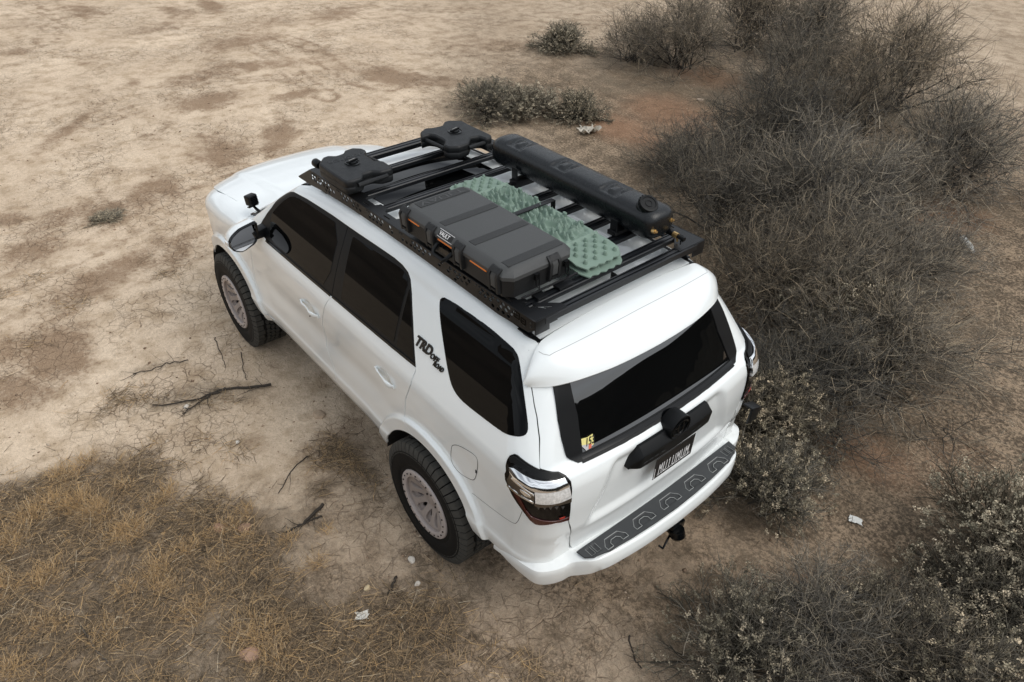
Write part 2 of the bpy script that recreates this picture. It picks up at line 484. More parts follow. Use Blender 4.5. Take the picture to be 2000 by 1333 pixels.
# ---------------------------------------------------------------- loft helper
def cr_interp(pts, n):
    """Catmull-Rom through the rows of pts (k x m array) -> n rows"""
    P = np.array(pts, float); k = len(P); o = []
    for t in np.linspace(0, k-1, n):
        i = min(int(t), k-2); f = t-i
        p0, p1, p2, p3 = P[max(i-1, 0)], P[i], P[i+1], P[min(i+2, k-1)]
        o.append(.5*((2*p1)+(-p0+p2)*f+(2*p0-5*p1+4*p2-p3)*f*f+(-p0+3*p1-3*p2+p3)*f**3))
    return np.array(o)
def grid_obj(name, G, m, parent, closed_u=False, closed_v=False, caps=False, sharp=38):
    nu, nv = G.shape[:2]; V = G.reshape(-1, 3); F = []
    for i in range(nu if closed_u else nu-1):
        for j in range(nv if closed_v else nv-1):
            a, b = (i+1) % nu, (j+1) % nv; F.append((i*nv+j, a*nv+j, a*nv+b, i*nv+b))
    if caps:
        F.append(tuple(range(nv))); F.append(tuple((nu-1)*nv+j for j in range(nv))[::-1])
    mb = MB(); mb.add(V, F); o = mb.build(name, m, parent, smooth=True)
    try: o.data.set_sharp_from_angle(angle=math.radians(sharp))
    except Exception: pass
    return o
# ---------------------------------------------------------------- ground
RNG = np.random.default_rng(7)
_perm = RNG.random((256, 256))
def vnoise(x, y):
    xi = np.floor(x).astype(int); yi = np.floor(y).astype(int); fx = x-xi; fy = y-yi; fx = fx*fx*(3-2*fx); fy = fy*fy*(3-2*fy)
    g_ = lambda a, b: _perm[a % 256, b % 256]
    return (g_(xi, yi)*(1-fx)+g_(xi+1, yi)*fx)*(1-fy)+(g_(xi, yi+1)*(1-fx)+g_(xi+1, yi+1)*fx)*fy
def fbm(x, y, o=4, s=1.):
    r = 0; a = .5; t = 0
    for i in range(o): r = r+a*vnoise(x*s+17.3*i, y*s+5.1*i); t += a; a *= .5; s *= 2.03
    return r/t
def blob(x, y, u, v, ru, rv, ang=0.):
    c = ground_pt(u, v)[:2]; ca, sa = math.cos(math.radians(ang)), math.sin(math.radians(ang))
    A = ground_pt(u+ru*ca*.7, v+ru*sa*.7)[:2]-c; B = ground_pt(u-rv*sa*.7, v+rv*ca*.7)[:2]-c
    Mi = np.linalg.inv(np.stack([A/.7, B/.7], 1)); q = np.stack([x-c[0], y-c[1]], -1)@Mi.T
    return np.exp(-((q**2).sum(-1))**1.4*.9)
def poly_mask(x, y, px, soft=.25):
    pl = [tuple(ground_pt(*p)[:2]) for p in px]; P = np.stack([x, y], -1)
    d = segdist(P, pl)*np.where(inside(P, pl), 1, -1)
    return sstep(-soft, soft, d)
LITTER_P = [(-300, 985), (0, 930), (150, 893), (290, 893), (340, 950), (430, 985), (520, 1000), (600, 1012), (610, 1070), (640, 1150), (740, 1165), (860, 1130), (930, 1180), (870, 1333), (800, 1600), (-600, 1700)]
BROWN = [  # px u, v, half extents, angle, strength
 (165, 22, 40, 11, 5, .9), (340, 23, 30, 10, 8, .7), (410, 13, 30, 9, 10, 1.), (330, 48, 60, 10, -12, .6), (655, 28, 40, 14, -8, .8), (520, 45, 50, 12, -15, .6), (390, 40, 50, 10, -20, .4),
 (470, 82, 75, 11, -10, .8), (600, 90, 70, 12, 20, .5), (640, 115, 40, 22, 40, .5), (20, 105, 40, 8, -5, .7), (185, 120, 30, 6, -3, .5), (400, 150, 80, 14, -14, .7), (490, 132, 18, 8, 0, 1.), (540, 125, 70, 9, -5, .7), (440, 128, 30, 10, 0, .7),
 (760, 150, 65, 17, 8, 1.), (850, 160, 50, 10, 5, .8), (580, 188, 30, 8, -12, .9), (265, 165, 18, 8, -10, .7), (400, 197, 65, 13, -8, 1.), (300, 258, 35, 14, -30, .5), (130, 250, 60, 11, -38, .8), (180, 215, 60, 9, -35, .5), (80, 200, 80, 9, -10, .4),
 (550, 268, 30, 35, 15, .9), (430, 300, 45, 30, 10, .9), (205, 418, 42, 19, -20, 1.3), (330, 370, 30, 20, 10, .9), (290, 375, 40, 25, -30, .8), (130, 420, 90, 18, -25, .7), (15, 430, 35, 14, -10, .9), (70, 490, 60, 22, -20, .8), (200, 540, 120, 24, -28, .9), (350, 490, 70, 18, -30, .7), (260, 505, 60, 20, -30, .6),
 (930, 90, 70, 20, 5, .5), (985, 90, 60, 14, 0, .7), (120, 690, 70, 45, -10, 1.), (40, 760, 60, 30, -10, .9), (20, 700, 30, 30, 0, .7), (700, 30, 60, 8, 5, .3), (1300, 200, 100, 40, 10, 1.), (1200, 240, 80, 35, 10, .7), (520, 860, 60, 30, 20, .35)]
LITTER_B = [(390, 775, 120, 24, -10, .75), (300, 720, 55, 9, -15, .5), (690, 880, 60, 70, 45, .8), (740, 940, 60, 40, 30, .6), (620, 955, 40, 22, -30, .7), (205, 415, 36, 14, -20, .7),
 (1000, 210, 130, 45, 5, .7), (1090, 100, 70, 22, 0, .7), (1330, 150, 230, 70, 5, 1.), (1560, 420, 330, 260, 20, 1.), (1600, 760, 220, 200, 30, 1.), (1820, 380, 160, 70, 5, .9), (1700, 180, 220, 120, 10, .8),
 (1950, 1150, 170, 220, 10, 1.), (1550, 1250, 420, 170, -5, .95), (1480, 950, 120, 90, 10, .9), (1120, 1010, 140, 60, -30, .55), (1300, 1100, 160, 50, 20, .5), (900, 1130, 120, 70, 10, .7), (1050, 1170, 60, 40, 10, .4), (1850, 640, 120, 60, 20, .5), (1350, 430, 90, 80, 30, .8), (800, 1150, 80, 60, 0, .5), (1250, 330, 80, 60, 20, .5)]
TRACKS = [([(545, 72), (600, 88), (645, 125), (700, 160), (760, 172)], .16, .75), ([(500, 92), (545, 118), (590, 160), (640, 190)], .16, .6), ([(90, -10), (104, 40), (88, 95)], .18, .6), ([(60, 0), (70, 40), (50, 100)], .18, .45), ([(640, 28), (900, 40), (1250, 60)], .2, .5), ([(640, 10), (900, 20), (1200, 38)], .2, .5),
          ([(0, 560), (150, 500), (330, 400), (520, 330)], .17, .55), ([(30, 640), (220, 560), (400, 480)], .17, .55), ([(150, 250), (260, 215), (420, 165), (560, 150)], .16, .5)]
RED_B = [(1300, 220, 110, 40, 12, 1.), (1380, 150, 100, 30, 10, .8), (1220, 255, 90, 32, 20, 1.), (1820, 420, 130, 40, 8, 1.), (1900, 350, 80, 80, 10, .4), (1440, 640, 60, 120, 40, .7), (1700, 880, 120, 60, 20, .8), (1600, 1150, 200, 50, 10, .6), (1620, 100, 120, 30, 0, .5), (1870, 900, 120, 70, 0, .5)]
def masks(x, y):
    wx = x+.35*(fbm(x, y, 4, 1.6)-.5)+.12*(fbm(x, y, 3, 7)-.5); wy = y+.35*(fbm(x+40, y, 4, 1.6)-.5)+.12*(fbm(x+60, y+9, 3, 7)-.5)
    br = np.zeros_like(x)
    for u, v, a, b, an, s in BROWN: br = np.maximum(br, s*blob(wx, wy, u, v, a*1.25, b*1.3, an))
    for px_, wd, s in TRACKS:
        pl_ = [tuple(ground_pt(*p)[:2]) for p in px_]; P_ = np.stack([x, y], -1); d_ = np.full(len(x), 9.)
        for a_, b_ in zip(pl_[:-1], pl_[1:]):
            a_, b_ = np.array(a_), np.array(b_); ab = b_-a_; t_ = np.clip(((P_-a_)@ab)/(ab@ab), 0, 1); d_ = np.minimum(d_, np.hypot(*(P_-a_-t_[:, None]*ab).T))
        br = np.maximum(br, s*np.exp(-((d_-wd)/.07)**2)*(.45+.9*fbm(x, y, 3, 2.2))); br = np.maximum(br, .55*s*np.exp(-(d_/wd)**4)*(.3+1.0*fbm(x+5, y, 3, 5.)))
    li = poly_mask(wx, wy, LITTER_P, .34)
    for u, v, a, b, an, s in LITTER_B: li = np.maximum(li, s*blob(wx, wy, u, v, a*1.1, b*1.1, an))
    rd = np.zeros_like(x)
    for u, v, a, b, an, s in RED_B: rd = np.maximum(rd, s*blob(wx, wy, u, v, a, b, an))
    # general: bare clay in front and to the left, brownish speckled ground behind the car and to its right
    d = (x*(-.45)+(y)*(-.9))    # grows towards the back right
    gen = sstep(-.3, 2.2, d+.9*(fbm(x, y, 3, .5)-.5))*(1-.6*sstep(7.5, 10.5, np.hypot(x-1, y)+1.5*(fbm(x, y, 3, .7)-.5)))
    near = np.clip(sstep(2.2, -.4, x+.5*(fbm(x, y, 3, 1.1)-.5))*.9, 0, 1)  # browner foreground soil, its mask strengthened to paint in vignette darkening
    return br, li, rd, np.clip(gen, 0, 1), near
def gz(x, y):
    x = np.asarray(x, float); y = np.asarray(y, float)
    r = .050*(fbm(x, y, 3, .55)-.5)+.022*(fbm(x+9, y+3, 4, 3.)-.5)
    keep = 1.
    for hx in HUBS:
        for hy in (.8, -.8): keep = keep*sstep(.15, .75, np.hypot(x-hx, y-hy))
    r = r*keep+(1-keep)*.004
    # two faint wheel tracks in the clay in front and behind
    for hy in (.80, -.80):
        t = np.exp(-((y-hy-.03*np.sin(x))/.15)**2)*sstep(-.2, -.8, x); r = r-.012*t*keep
    far = sstep(25, 120, np.hypot(x, y)); return r*(1-far)
def axis(lo, hi, flo, fhi, h):
    a = list(np.arange(flo, fhi, h)); s = h; p = a[-1]
    while p < hi: s *= 1.09; p += s; a.append(p)
    s = h; p = a[0]; b = []
    while p > lo: s *= 1.09; p -= s; b.append(p)
    return np.array(b[::-1]+a)
gxs = axis(-2500, 2500, -3.6, 9.0, .045); gys = axis(-2500, 2500, -8.5, 4.6, .045)
GX, GY = np.meshgrid(gxs, gys, indexing='ij'); fx, fy = GX.ravel(), GY.ravel()
gme = bpy.data.meshes.new('ground'); gv = np.stack([fx, fy, gz(fx, fy)], -1).astype(np.float32)
na, nb_ = GX.shape; ii, jj = np.meshgrid(np.arange(na-1), np.arange(nb_-1), indexing='ij'); base = (ii*nb_+jj).ravel()
quads = np.stack([base, base+nb_, base+nb_+1, base+1], -1).astype(np.int32)
gme.vertices.add(len(gv)); gme.vertices.foreach_set('co', gv.ravel())
gme.loops.add(quads.size); gme.loops.foreach_set('vertex_index', quads.ravel())
gme.polygons.add(len(quads)); gme.polygons.foreach_set('loop_start', np.arange(0, quads.size, 4, dtype=np.int32))
gme.update(calc_edges=True); gme.polygons.foreach_set('use_smooth', [True]*len(quads))
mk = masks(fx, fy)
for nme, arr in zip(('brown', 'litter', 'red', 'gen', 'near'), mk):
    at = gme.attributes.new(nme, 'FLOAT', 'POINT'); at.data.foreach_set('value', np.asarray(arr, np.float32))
go = bpy.data.objects.new('ground', gme); COL.objects.link(go); tag(go, kind='structure')
def ground_material():
    m, t, b = node_mat('desert_clay'); b.inputs['Roughness'].default_value = .93; b.inputs['Specular IOR Level'].default_value = .15
    def n(k, **a):
        q = t.nodes.new(k)
        for x, y in a.items(): setattr(q, x, y)
        return q
    def lk(a, b_): t.links.new(a, b_)
    tc_ = n('ShaderNodeTexCoord'); P = tc_.outputs['Object']
    def noise(sc, det=6, rough=.6, dist=0., vec=None):
        q = n('ShaderNodeTexNoise'); q.inputs['Scale'].default_value = sc; q.inputs['Detail'].default_value = det; q.inputs['Roughness'].default_value = rough; q.inputs['Distortion'].default_value = dist
        lk(vec or P, q.inputs['Vector']); return q.outputs['Fac']
    def rng(v, a, b_, c=0., d=1., smooth=False):
        q = n('ShaderNodeMapRange'); q.interpolation_type = 'SMOOTHSTEP' if smooth else 'LINEAR'
        for i, x in ((1, a), (2, b_), (3, c), (4, d)): q.inputs[i].default_value = x
        lk(v, q.inputs[0]); return q.outputs[0]
    def math_(op, a, b_):
        q = n('ShaderNodeMath', operation=op)
        for i, x in enumerate((a, b_)):
            if isinstance(x, (int, float)): q.inputs[i].default_value = x
            else: lk(x, q.inputs[i])
        return q.outputs[0]
    def mix(f, a, b_, bt='MIX'):
        q = n('ShaderNodeMixRGB', blend_type=bt)
        for i, x in ((0, f), (1, a), (2, b_)):
            if isinstance(x, (int, float)): q.inputs[i].default_value = x
            elif isinstance(x, tuple): q.inputs[i].default_value = (*x, 1)
            else: lk(x, q.inputs[i])
        return q.outputs[0]
    def attr(k):
        q = n('ShaderNodeAttribute'); q.attribute_name = k; return q.outputs['Fac']
    n1 = noise(.7, 3, .6); n2 = noise(4.5, 5, .65); n3 = noise(28, 4, .75); n4 = noise(130, 2, .8); n5 = noise(1.8, 6, .72)
    # bare clay
    clay = mix(rng(n1, .35, .65), (.66, .52, .38), (.82, .665, .50))
    clay = mix(rng(n2, .46, .66, 0, .8), clay, (.50, .375, .25))
    clay = mix(rng(n5, .52, .62, 0, .45), clay, (.41, .29, .185))
    clay = mix(rng(n3, .32, .60, .50, -.0), clay, (.40, .30, .205))
    # brown loose soil patches, broken up by noise
    br = math_('MULTIPLY', attr('brown'), 1.0)
    brf = rng(math_('ADD', br, math_('MULTIPLY', math_('SUBTRACT', math_('ADD', math_('MULTIPLY', n3, .6), math_('MULTIPLY', n2, .4)), .5), 2.8)), .22, .80, 0, .88)
    brown = mix(rng(n4, .38, .62), (.17, .105, .064), (.42, .295, .19))
    col = mix(brf, clay, brown)
    # speckled ground behind and right of the car
    col = mix(math_('MULTIPLY', attr('near'), .55), col, (.30, .215, .145))  # foreground tinted darker, with vignetting put into the soil colour
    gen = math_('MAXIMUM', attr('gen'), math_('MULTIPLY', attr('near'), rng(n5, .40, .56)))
    spk = rng(math_('ADD', math_('MULTIPLY', noise(38, 4, .80), .70), math_('MULTIPLY', n2, .30)), .44, .54)
    genc = mix(spk, (.37, .275, .185), (.075, .057, .040))
    col = mix(math_('MULTIPLY', gen, .92), col, genc)
    # litter
    lit = attr('litter')
    litf = rng(math_('ADD', math_('MULTIPLY', lit, .82), math_('MULTIPLY', math_('SUBTRACT', math_('ADD', math_('MULTIPLY', n3, .55), math_('MULTIPLY', n2, .45)), .5), 2.6)), .22, 1.0, 0, .88)
    st = n('ShaderNodeMapping'); st.inputs['Scale'].default_value = (1, 2.2, 1); st.inputs['Rotation'].default_value = (0, 0, .6); lk(P, st.inputs[0])
    fib = noise(95, 3, .85, .0, st.outputs[0])
    litc = mix(rng(fib, .40, .62), (.075, .060, .045), (.40, .32, .225))
    litc = mix(rng(n5, .45, .6, 0, .5), litc, (.20, .14, .088))
    col = mix(litf, col, litc)
    redc = mix(rng(fib, .35, .65), (.17, .085, .048), (.46, .27, .165))
    redf = rng(math_('ADD', attr('red'), math_('MULTIPLY', math_('SUBTRACT', n3, .5), 1.4)), .32, .95, 0, .68)
    col = mix(redf, col, redc)
    # drying cracks
    wv = n('ShaderNodeMixRGB'); wv.blend_type = 'ADD'; wv.inputs[0].default_value = .10
    nz = n('ShaderNodeTexNoise'); nz.inputs['Scale'].default_value = 5; nz.inputs['Detail'].default_value = 5; lk(P, nz.inputs['Vector']); lk(P, wv.inputs[1]); lk(nz.outputs['Color'], wv.inputs[2])
    vo = n('ShaderNodeTexVoronoi', feature='DISTANCE_TO_EDGE'); vo.inputs['Scale'].default_value = 10.5; lk(wv.outputs[0], vo.inputs['Vector'])
    vo2 = n('ShaderNodeTexVoronoi', feature='DISTANCE_TO_EDGE'); vo2.inputs['Scale'].default_value = 27; lk(wv.outputs[0], vo2.inputs['Vector'])
    area = rng(noise(.9, 4, .5), .42, .58)
    open_ = math_('MULTIPLY', math_('SUBTRACT', 1.0, math_('MULTIPLY', gen, .55)), math_('SUBTRACT', 1.0, litf))
    k1 = math_('MULTIPLY', rng(vo.outputs['Distance'], .008, .040, 1, 0), math_('MULTIPLY', area, rng(noise(13, 4), .38, .52)))
    k2 = math_('MULTIPLY', rng(vo2.outputs['Distance'], .015, .06, .6, 0), math_('MULTIPLY', area, rng(noise(7, 4), .46, .58)))
    kk_ = math_('MULTIPLY', math_('MAXIMUM', k1, k2), open_)
    col = mix(math_('MULTIPLY', kk_, .62), col, (.15, .10, .065))
    col = mix(rng(n4, .58, .68, 0, .62), col, (.14, .10, .07))
    lk(col, b.inputs['Base Color'])
    h = math_('ADD', math_('MULTIPLY', n3, .5), math_('MULTIPLY', n4, .22))
    h = math_('SUBTRACT', h, math_('MULTIPLY', kk_, .55))
    h = math_('ADD', h, math_('MULTIPLY', fib, math_('MULTIPLY', litf, .6)))
    h = math_('ADD', h, math_('MULTIPLY', n2, .6))
    bp = n('ShaderNodeBump'); bp.inputs['Strength'].default_value = .75; bp.inputs['Distance'].default_value = .030
    lk(h, bp.inputs['Height']); lk(bp.outputs[0], b.inputs['Normal'])
    return m
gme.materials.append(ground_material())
# low hills on the horizon behind the camera, seen only mirrored in the glass
def hills():
    n = 300; rows = []
    for k in range(n+1):
        a = 2*math.pi*(k % n)/n; x, y = math.cos(a), math.sin(a)
        h = 55+40*fbm(np.array(30+x*6.), np.array(30+y*6.), 5)+65*fbm(np.array(20+x*1.6), np.array(20+y*1.6), 3)+55*max(0., (x+y)/1.414)
        rows.append([(x*520, y*520, -3), (x*640, y*640, h*.35), (x*760, y*760, h*.62), (x*900, y*900, h), (x*1200, y*1200, -5)])
    m, t, bs_ = node_mat('hill_scrub'); bs_.inputs['Roughness'].default_value = 1; bs_.inputs['Specular IOR Level'].default_value = 0
    tc_ = t.nodes.new('ShaderNodeTexCoord'); sx = t.nodes.new('ShaderNodeSeparateXYZ'); mr = t.nodes.new('ShaderNodeMapRange'); mr.inputs[1].default_value = 0; mr.inputs[2].default_value = 400
    n_ = t.nodes.new('ShaderNodeTexNoise'); n_.inputs['Scale'].default_value = .012; n_.inputs['Detail'].default_value = 7
    x1 = t.nodes.new('ShaderNodeMixRGB'); x1.inputs[1].default_value = (.022, .020, .017, 1); x1.inputs[2].default_value = (.30, .235, .18, 1)
    x2 = t.nodes.new('ShaderNodeMixRGB'); x2.blend_type = 'MULTIPLY'; x2.inputs[0].default_value = .9
    t.links.new(tc_.outputs['Object'], sx.inputs[0]); t.links.new(sx.outputs[0], mr.inputs[0]); t.links.new(mr.outputs[0], x1.inputs[0]); t.links.new(tc_.outputs['Object'], n_.inputs['Vector'])
    t.links.new(x1.outputs[0], x2.inputs[1]); t.links.new(n_.outputs['Fac'], x2.inputs[2]); t.links.new(x2.outputs[0], bs_.inputs['Base Color'])
    o = grid_obj('hills', np.array(rows), m, None)
    tag(o, kind='structure')
hills()

def far_scrub():
    rows = []
    for i, r in enumerate(np.linspace(34, 60, 14)):
        row = []
        for a in np.linspace(math.radians(170), math.radians(262), 170):
            x, y = r*math.cos(a), r*math.sin(a); e = min(i, 13-i)/4.
            row.append((x, y, -.3+min(1, e)*(.9+3.4*float(fbm(np.array(x), np.array(y), 4, .33))**1.4)))
        rows.append(row)
    o = grid_obj('far_scrub', np.array(rows), mat('far_scrub_leaf', (.035, .031, .025), 1, spec=0, noise=.5, nscale=1.5), None); tag(o, 'dark belt of desert scrub far behind the camera', None, None, 'stuff')
far_scrub()
# ---------------------------------------------------------------- materials of the car
M = {}
def paint():
    m, t, b = node_mat('white_paint')
    b.inputs['Roughness'].default_value = .32; b.inputs['Coat Weight'].default_value = 1.0; b.inputs['Coat Roughness'].default_value = .03
    b.inputs['Specular IOR Level'].default_value = .4
    tc_ = t.nodes.new('ShaderNodeTexCoord'); geo = t.nodes.new('ShaderNodeNewGeometry'); sp = t.nodes.new('ShaderNodeSeparateXYZ')
    t.links.new(geo.outputs['Position'], sp.inputs[0])
    # road dust: more of it low down, in streaky patches
    n = t.nodes.new('ShaderNodeTexNoise'); n.inputs['Scale'].default_value = 2.2; n.inputs['Detail'].default_value = 7; n.inputs['Roughness'].default_value = .6
    t.links.new(tc_.outputs['Object'], n.inputs['Vector'])
    mr = t.nodes.new('ShaderNodeMapRange'); mr.inputs[1].default_value = .98; mr.inputs[2].default_value = .5; mr.inputs[3].default_value = 0; mr.inputs[4].default_value = 1
    t.links.new(sp.outputs['Z'], mr.inputs[0])
    m1 = t.nodes.new('ShaderNodeMath'); m1.operation = 'MULTIPLY'; t.links.new(mr.outputs[0], m1.inputs[0]); t.links.new(n.outputs['Fac'], m1.inputs[1])
    m2 = t.nodes.new('ShaderNodeMath'); m2.operation = 'MULTIPLY'; m2.inputs[1].default_value = .42; t.links.new(m1.outputs[0], m2.inputs[0])
    x = t.nodes.new('ShaderNodeMixRGB'); x.inputs[1].default_value = (.875, .915, .915, 1); x.inputs[2].default_value = (.50, .43, .34, 1)
    t.links.new(m2.outputs[0], x.inputs[0]); t.links.new(x.outputs[0], b.inputs['Base Color'])
    r = t.nodes.new('ShaderNodeMapRange'); r.inputs[3].default_value = .03; r.inputs[4].default_value = .5
    t.links.new(m2.outputs[0], r.inputs[0]); t.links.new(r.outputs[0], b.inputs['Coat Roughness'])
    return m
M['paint'] = paint()
M['glass'] = mat('tinted_glass', (.0025, .0028, .003), .02, coat=0, spec=.18)
M['rear_glass'] = mat('reflective_tint', (.0025, .0028, .003), .02, spec=.5); M['rear_glass'].node_tree.nodes['Principled BSDF'].inputs['IOR'].default_value = 2.0
M['trim'] = mat('black_plastic', (.0038, .0044, .005), .42, spec=.24, noise=.1, nscale=12)
M['gloss'] = mat('gloss_black', (.003, .0035, .004), .14, spec=.3)
M['rubber'] = mat('tyre_rubber', (.0065, .0063, .006), .75, spec=.22, noise=.35, nscale=9, bump=.3, bscale=160)
M['tread'] = mat('tyre_tread', (.055, .053, .047), .85, spec=.25, noise=.3, nscale=25, bump=.4, bscale=90)
M['rim'] = mat('rim_paint', (.34, .292, .265), .42, metal=.15, noise=.08, nscale=20)
M['bolt'] = mat('bolt_steel', (.02, .02, .02), .35, metal=.8)
M['chrome'] = mat('chrome', (.86, .87, .88), .08, metal=1)
M['under'] = mat('underbody_black', (.012, .012, .012), .8)
M['rack'] = mat('rack_powder_coat', (.006, .0065, .0075), .36, spec=.32, bump=.25, bscale=600)
M['bar'] = mat('rack_extrusion', (.009, .010, .012), .30, spec=.4)
M['mirror'] = mat('mirror_glass', (.9, .9, .9), .01, metal=1)
M['orange'] = mat('orange_lens', (.8, .22, .04), .25)
M['red'] = mat('red_lens', (.055, .005, .004), .12, coat=.5)
M['clear'] = mat('clear_lens', (.86, .87, .87), .14, metal=.4, noise=.5, nscale=90)
M['white'] = mat('white_print', (.8, .8, .8), .5)
M['gray'] = mat('wet_gray', (.12, .125, .13), .5)

car = empty('suv', (0, 0, 0)); tag(car, 'white lifted four-door SUV with tinted windows and a loaded black roof rack parked on dirt', 'car')
def g(k): return M[k]
PK = Picker(SIDE, -2.6, 3.9, .45, 2.2, .035)
PKW = Picker(SIDE, -1.2, 2.45, 1.1, 1.79, .02)
def both(name, poly, m, **k):
    a = panel(name, SIDE, poly, m, car, **k); b = panel(name, SIDE, poly, m, car, mirror=True, **k); return a, b
def arc(cx, cz, r, a0, a1, n=26):
    return [(cx+r*math.cos(math.radians(a0+(a1-a0)*i/n)), cz+r*math.sin(math.radians(a0+(a1-a0)*i/n))) for i in range(n+1)]
def line_mid(a, b, n=3):
    a = np.array(a, float); b = np.array(b, float); return [tuple(a+(b-a)*i/n) for i in range(1, n)]
RA, AZ = .475, .425
ZS = .60                 # lower edge of the doors
DITCH = .565
def aang(z): return math.degrees(math.asin((z-AZ)/RA))
def ax(z): return math.sqrt(RA**2-(z-AZ)**2)
# --- gaps between the panels, traced
gapA = chaikin([(2.245, 1.16), (2.268, 1.07), (2.312, .95), (2.33, .84), (2.31, .745), (2.25, .665), (2.17, .60)], 2, False)
gapB = PK([(647, 579), (640, 588), (633, 603), (629.5, 635), (638, 678), (655, 730)])+[(PK([(659, 747)])[0][0], .60)]
gapC = PK([(812, 717), (811, 725), (802, 752), (792, 780), (790.5, 812)])+[(0.105, AZ+math.sqrt(RA**2-.105**2))]
belt1 = PKW([(519, 469), (545, 491.5), (580, 522), (612, 549.5), (647, 579)])
belt2 = PKW([(647, 579), (662, 591), (700, 622), (767, 680), (812, 717)])
dloF = PKW([(504, 447), (512, 431), (530, 405.5), (547, 385.5), (557, 378), (566, 375), (576, 376.5), (590, 384), (620, 402), (650, 421.5), (679, 442)])
dloR = PKW([(679, 442), (700, 456.5), (735, 480), (770, 504), (786, 518), (797, 532.5), (802, 547), (804.5, 575), (807, 630), (810, 690), (812, 717)])
hoodgap = [uv_at(x, y) for x, y in ((2.50, .711), (2.6, .722), (2.8, .733), (3.0, .742), (3.2, .745), (3.30, .735), (3.38, .705), (3.43, .66))]
def G(p, d):      # shrink: moves both ends of a gap apart by offsetting in u
    return [(a+d, b) for a, b in p]
gp = .0048
RINGS = [(hx_+r_*math.cos(a_), HZ+.01+r_*math.sin(a_)) for hx_ in HUBS for r_ in (.548, .556, .562, .567, .572, .578, .586) for a_ in np.arange(-.3, 3.5, .012/r_)]
# fender
fender = G(gapA[::-1], gp)[::1]+[]
fender = [(gapA[-1][0]+gp, .60)]+[(a+gp, b) for a, b in gapA[::-1][1:]]
fender += [(2.26, dloF[0][1]-.02)] if False else []
GT = (2.24, 1.30)
fender += [(GT[0]+gp, GT[1]-.004), (2.33, 1.272), (2.462, 1.228), (2.485, uv_top(2.485, .74)[1])]+hoodgap+[(3.46, 1.17), (3.375, 1.10), (3.345, 1.01), (3.285, .90), (3.26, .80)]
fa = math.degrees(math.atan2(.60-AZ, 3.26-2.79))
fender += arc(2.79, AZ, RA, 38, 180-aang(.56), 34)
fender[-1] = (2.79-ax(.56), .56)
fender += [(2.25, .56), (2.18, .585)]
both('front_fender', fender, g('paint'), extra=RINGS, h=.019, eh=.015)
# front bumper and nose (both ends of it wrap round to the middle)
fb = [(3.264, .795), (3.29, .90), (3.34, 1.005), (3.42, 1.015), (3.52, 1.02), (3.56, .98), (3.59, .74), (4.0, .725), (4.0, .52), (3.5, .50), (3.25, .50)]+arc(2.79, AZ, RA, 14, 38, 8)[0:8]
both('front_bumper', fb, g('paint'), h=.05, eh=.03)
hl = [(3.35, 1.015), (3.385, 1.10), (3.43, 1.175), (3.60, 1.15), (3.86, 1.10), (3.86, 1.03), (3.60, 1.024), (3.43, 1.02)]
M['headlamp'] = mat('headlamp_lens', (.35, .33, .34), .12, metal=.3, noise=.4, nscale=25)
both('headlight', hl, g('headlamp'), h=.03, off=.004)
both('side_marker', [(3.352, 1.017), (3.372, 1.06), (3.43, 1.05), (3.41, 1.02)], mat('amber_lens', (.5, .09, .03), .2), h=.02, off=.008)
both('grille', [(3.568, .985), (3.60, 1.02), (3.995, 1.03), (3.995, .735), (3.60, .75)], M['trim'], h=.04, off=-.004)
# hood
hp = [(2.52, -.705), (2.6, -.718), (2.8, -.729), (3.0, -.738), (3.2, -.741), (3.30, -.731), (3.38, -.701), (3.43, -.656), (3.53, -.52), (3.595, -.34), (3.62, -.15)]
hp = hp+[(a, -b) for a, b in hp[::-1]]+[(2.56, .55), (2.60, .3), (2.615, 0), (2.60, -.3), (2.56, -.55)]
panel('hood', TOP, hp, g('paint'), car, h=.05, eh=.03)
panel('cowl', TOP, [(2.50, -.68), (2.557, -.54), (2.597, -.3), (2.612, 0), (2.597, .3), (2.557, .54), (2.50, .68), (2.41, .67), (2.48, .3), (2.50, 0), (2.48, -.3), (2.41, -.67)], g('trim'), car, h=.05, off=-.006)
wsp = [(2.40, -.685), (2.45, -.5), (2.49, -.2), (2.49, .2), (2.45, .5), (2.40, .685), (2.1, .655), (1.74, .59), (1.80, .3), (1.82, 0), (1.80, -.3), (1.74, -.59), (2.1, -.655)]
panel('windshield', TOP, wsp, g('glass'), car, h=.05, off=.001)
# doors
sill_f = (gapB[-1][0], ZS)
door1 = [(a-gp, b) for a, b in gapA[::-1][:-0 or None]]
door1 = [(gapA[-1][0]-gp, ZS)]+[(a-gp, b) for a, b in gapA[::-1][1:]]+[(GT[0]-gp, GT[1]-.004), (dloF[0][0], dloF[0][1]-.005)]+[(a, b-.003) for a, b in belt1]+[(a+gp, b) for a, b in gapB[1:]]
fdoors = both('front_door', door1, g('paint'), extra=RINGS, h=.019, eh=.015)
door2 = [(a-gp, b) for a, b in gapB[::-1]]+[(a, b-.003) for a, b in belt2]+[(a+gp, b) for a, b in gapC[1:]]
a0 = math.degrees(math.atan2(gapC[-1][1]-AZ, .105)); door2 += arc(0, AZ, RA, a0-.5, aang(ZS), 16)
rdoors = both('rear_door', door2, g('paint'), extra=RINGS, h=.019, eh=.015)
rk = [(ax(.54), .555), (ax(ZS)+.002, ZS-.006), (1.3, ZS-.006), (2.10, ZS-.006), (2.10, .572), (2.25, .555), (2.25, .50), (1.3, .485), (.50, .50)]
both('rocker_panel', rk, g('paint'), h=.05, eh=.03)
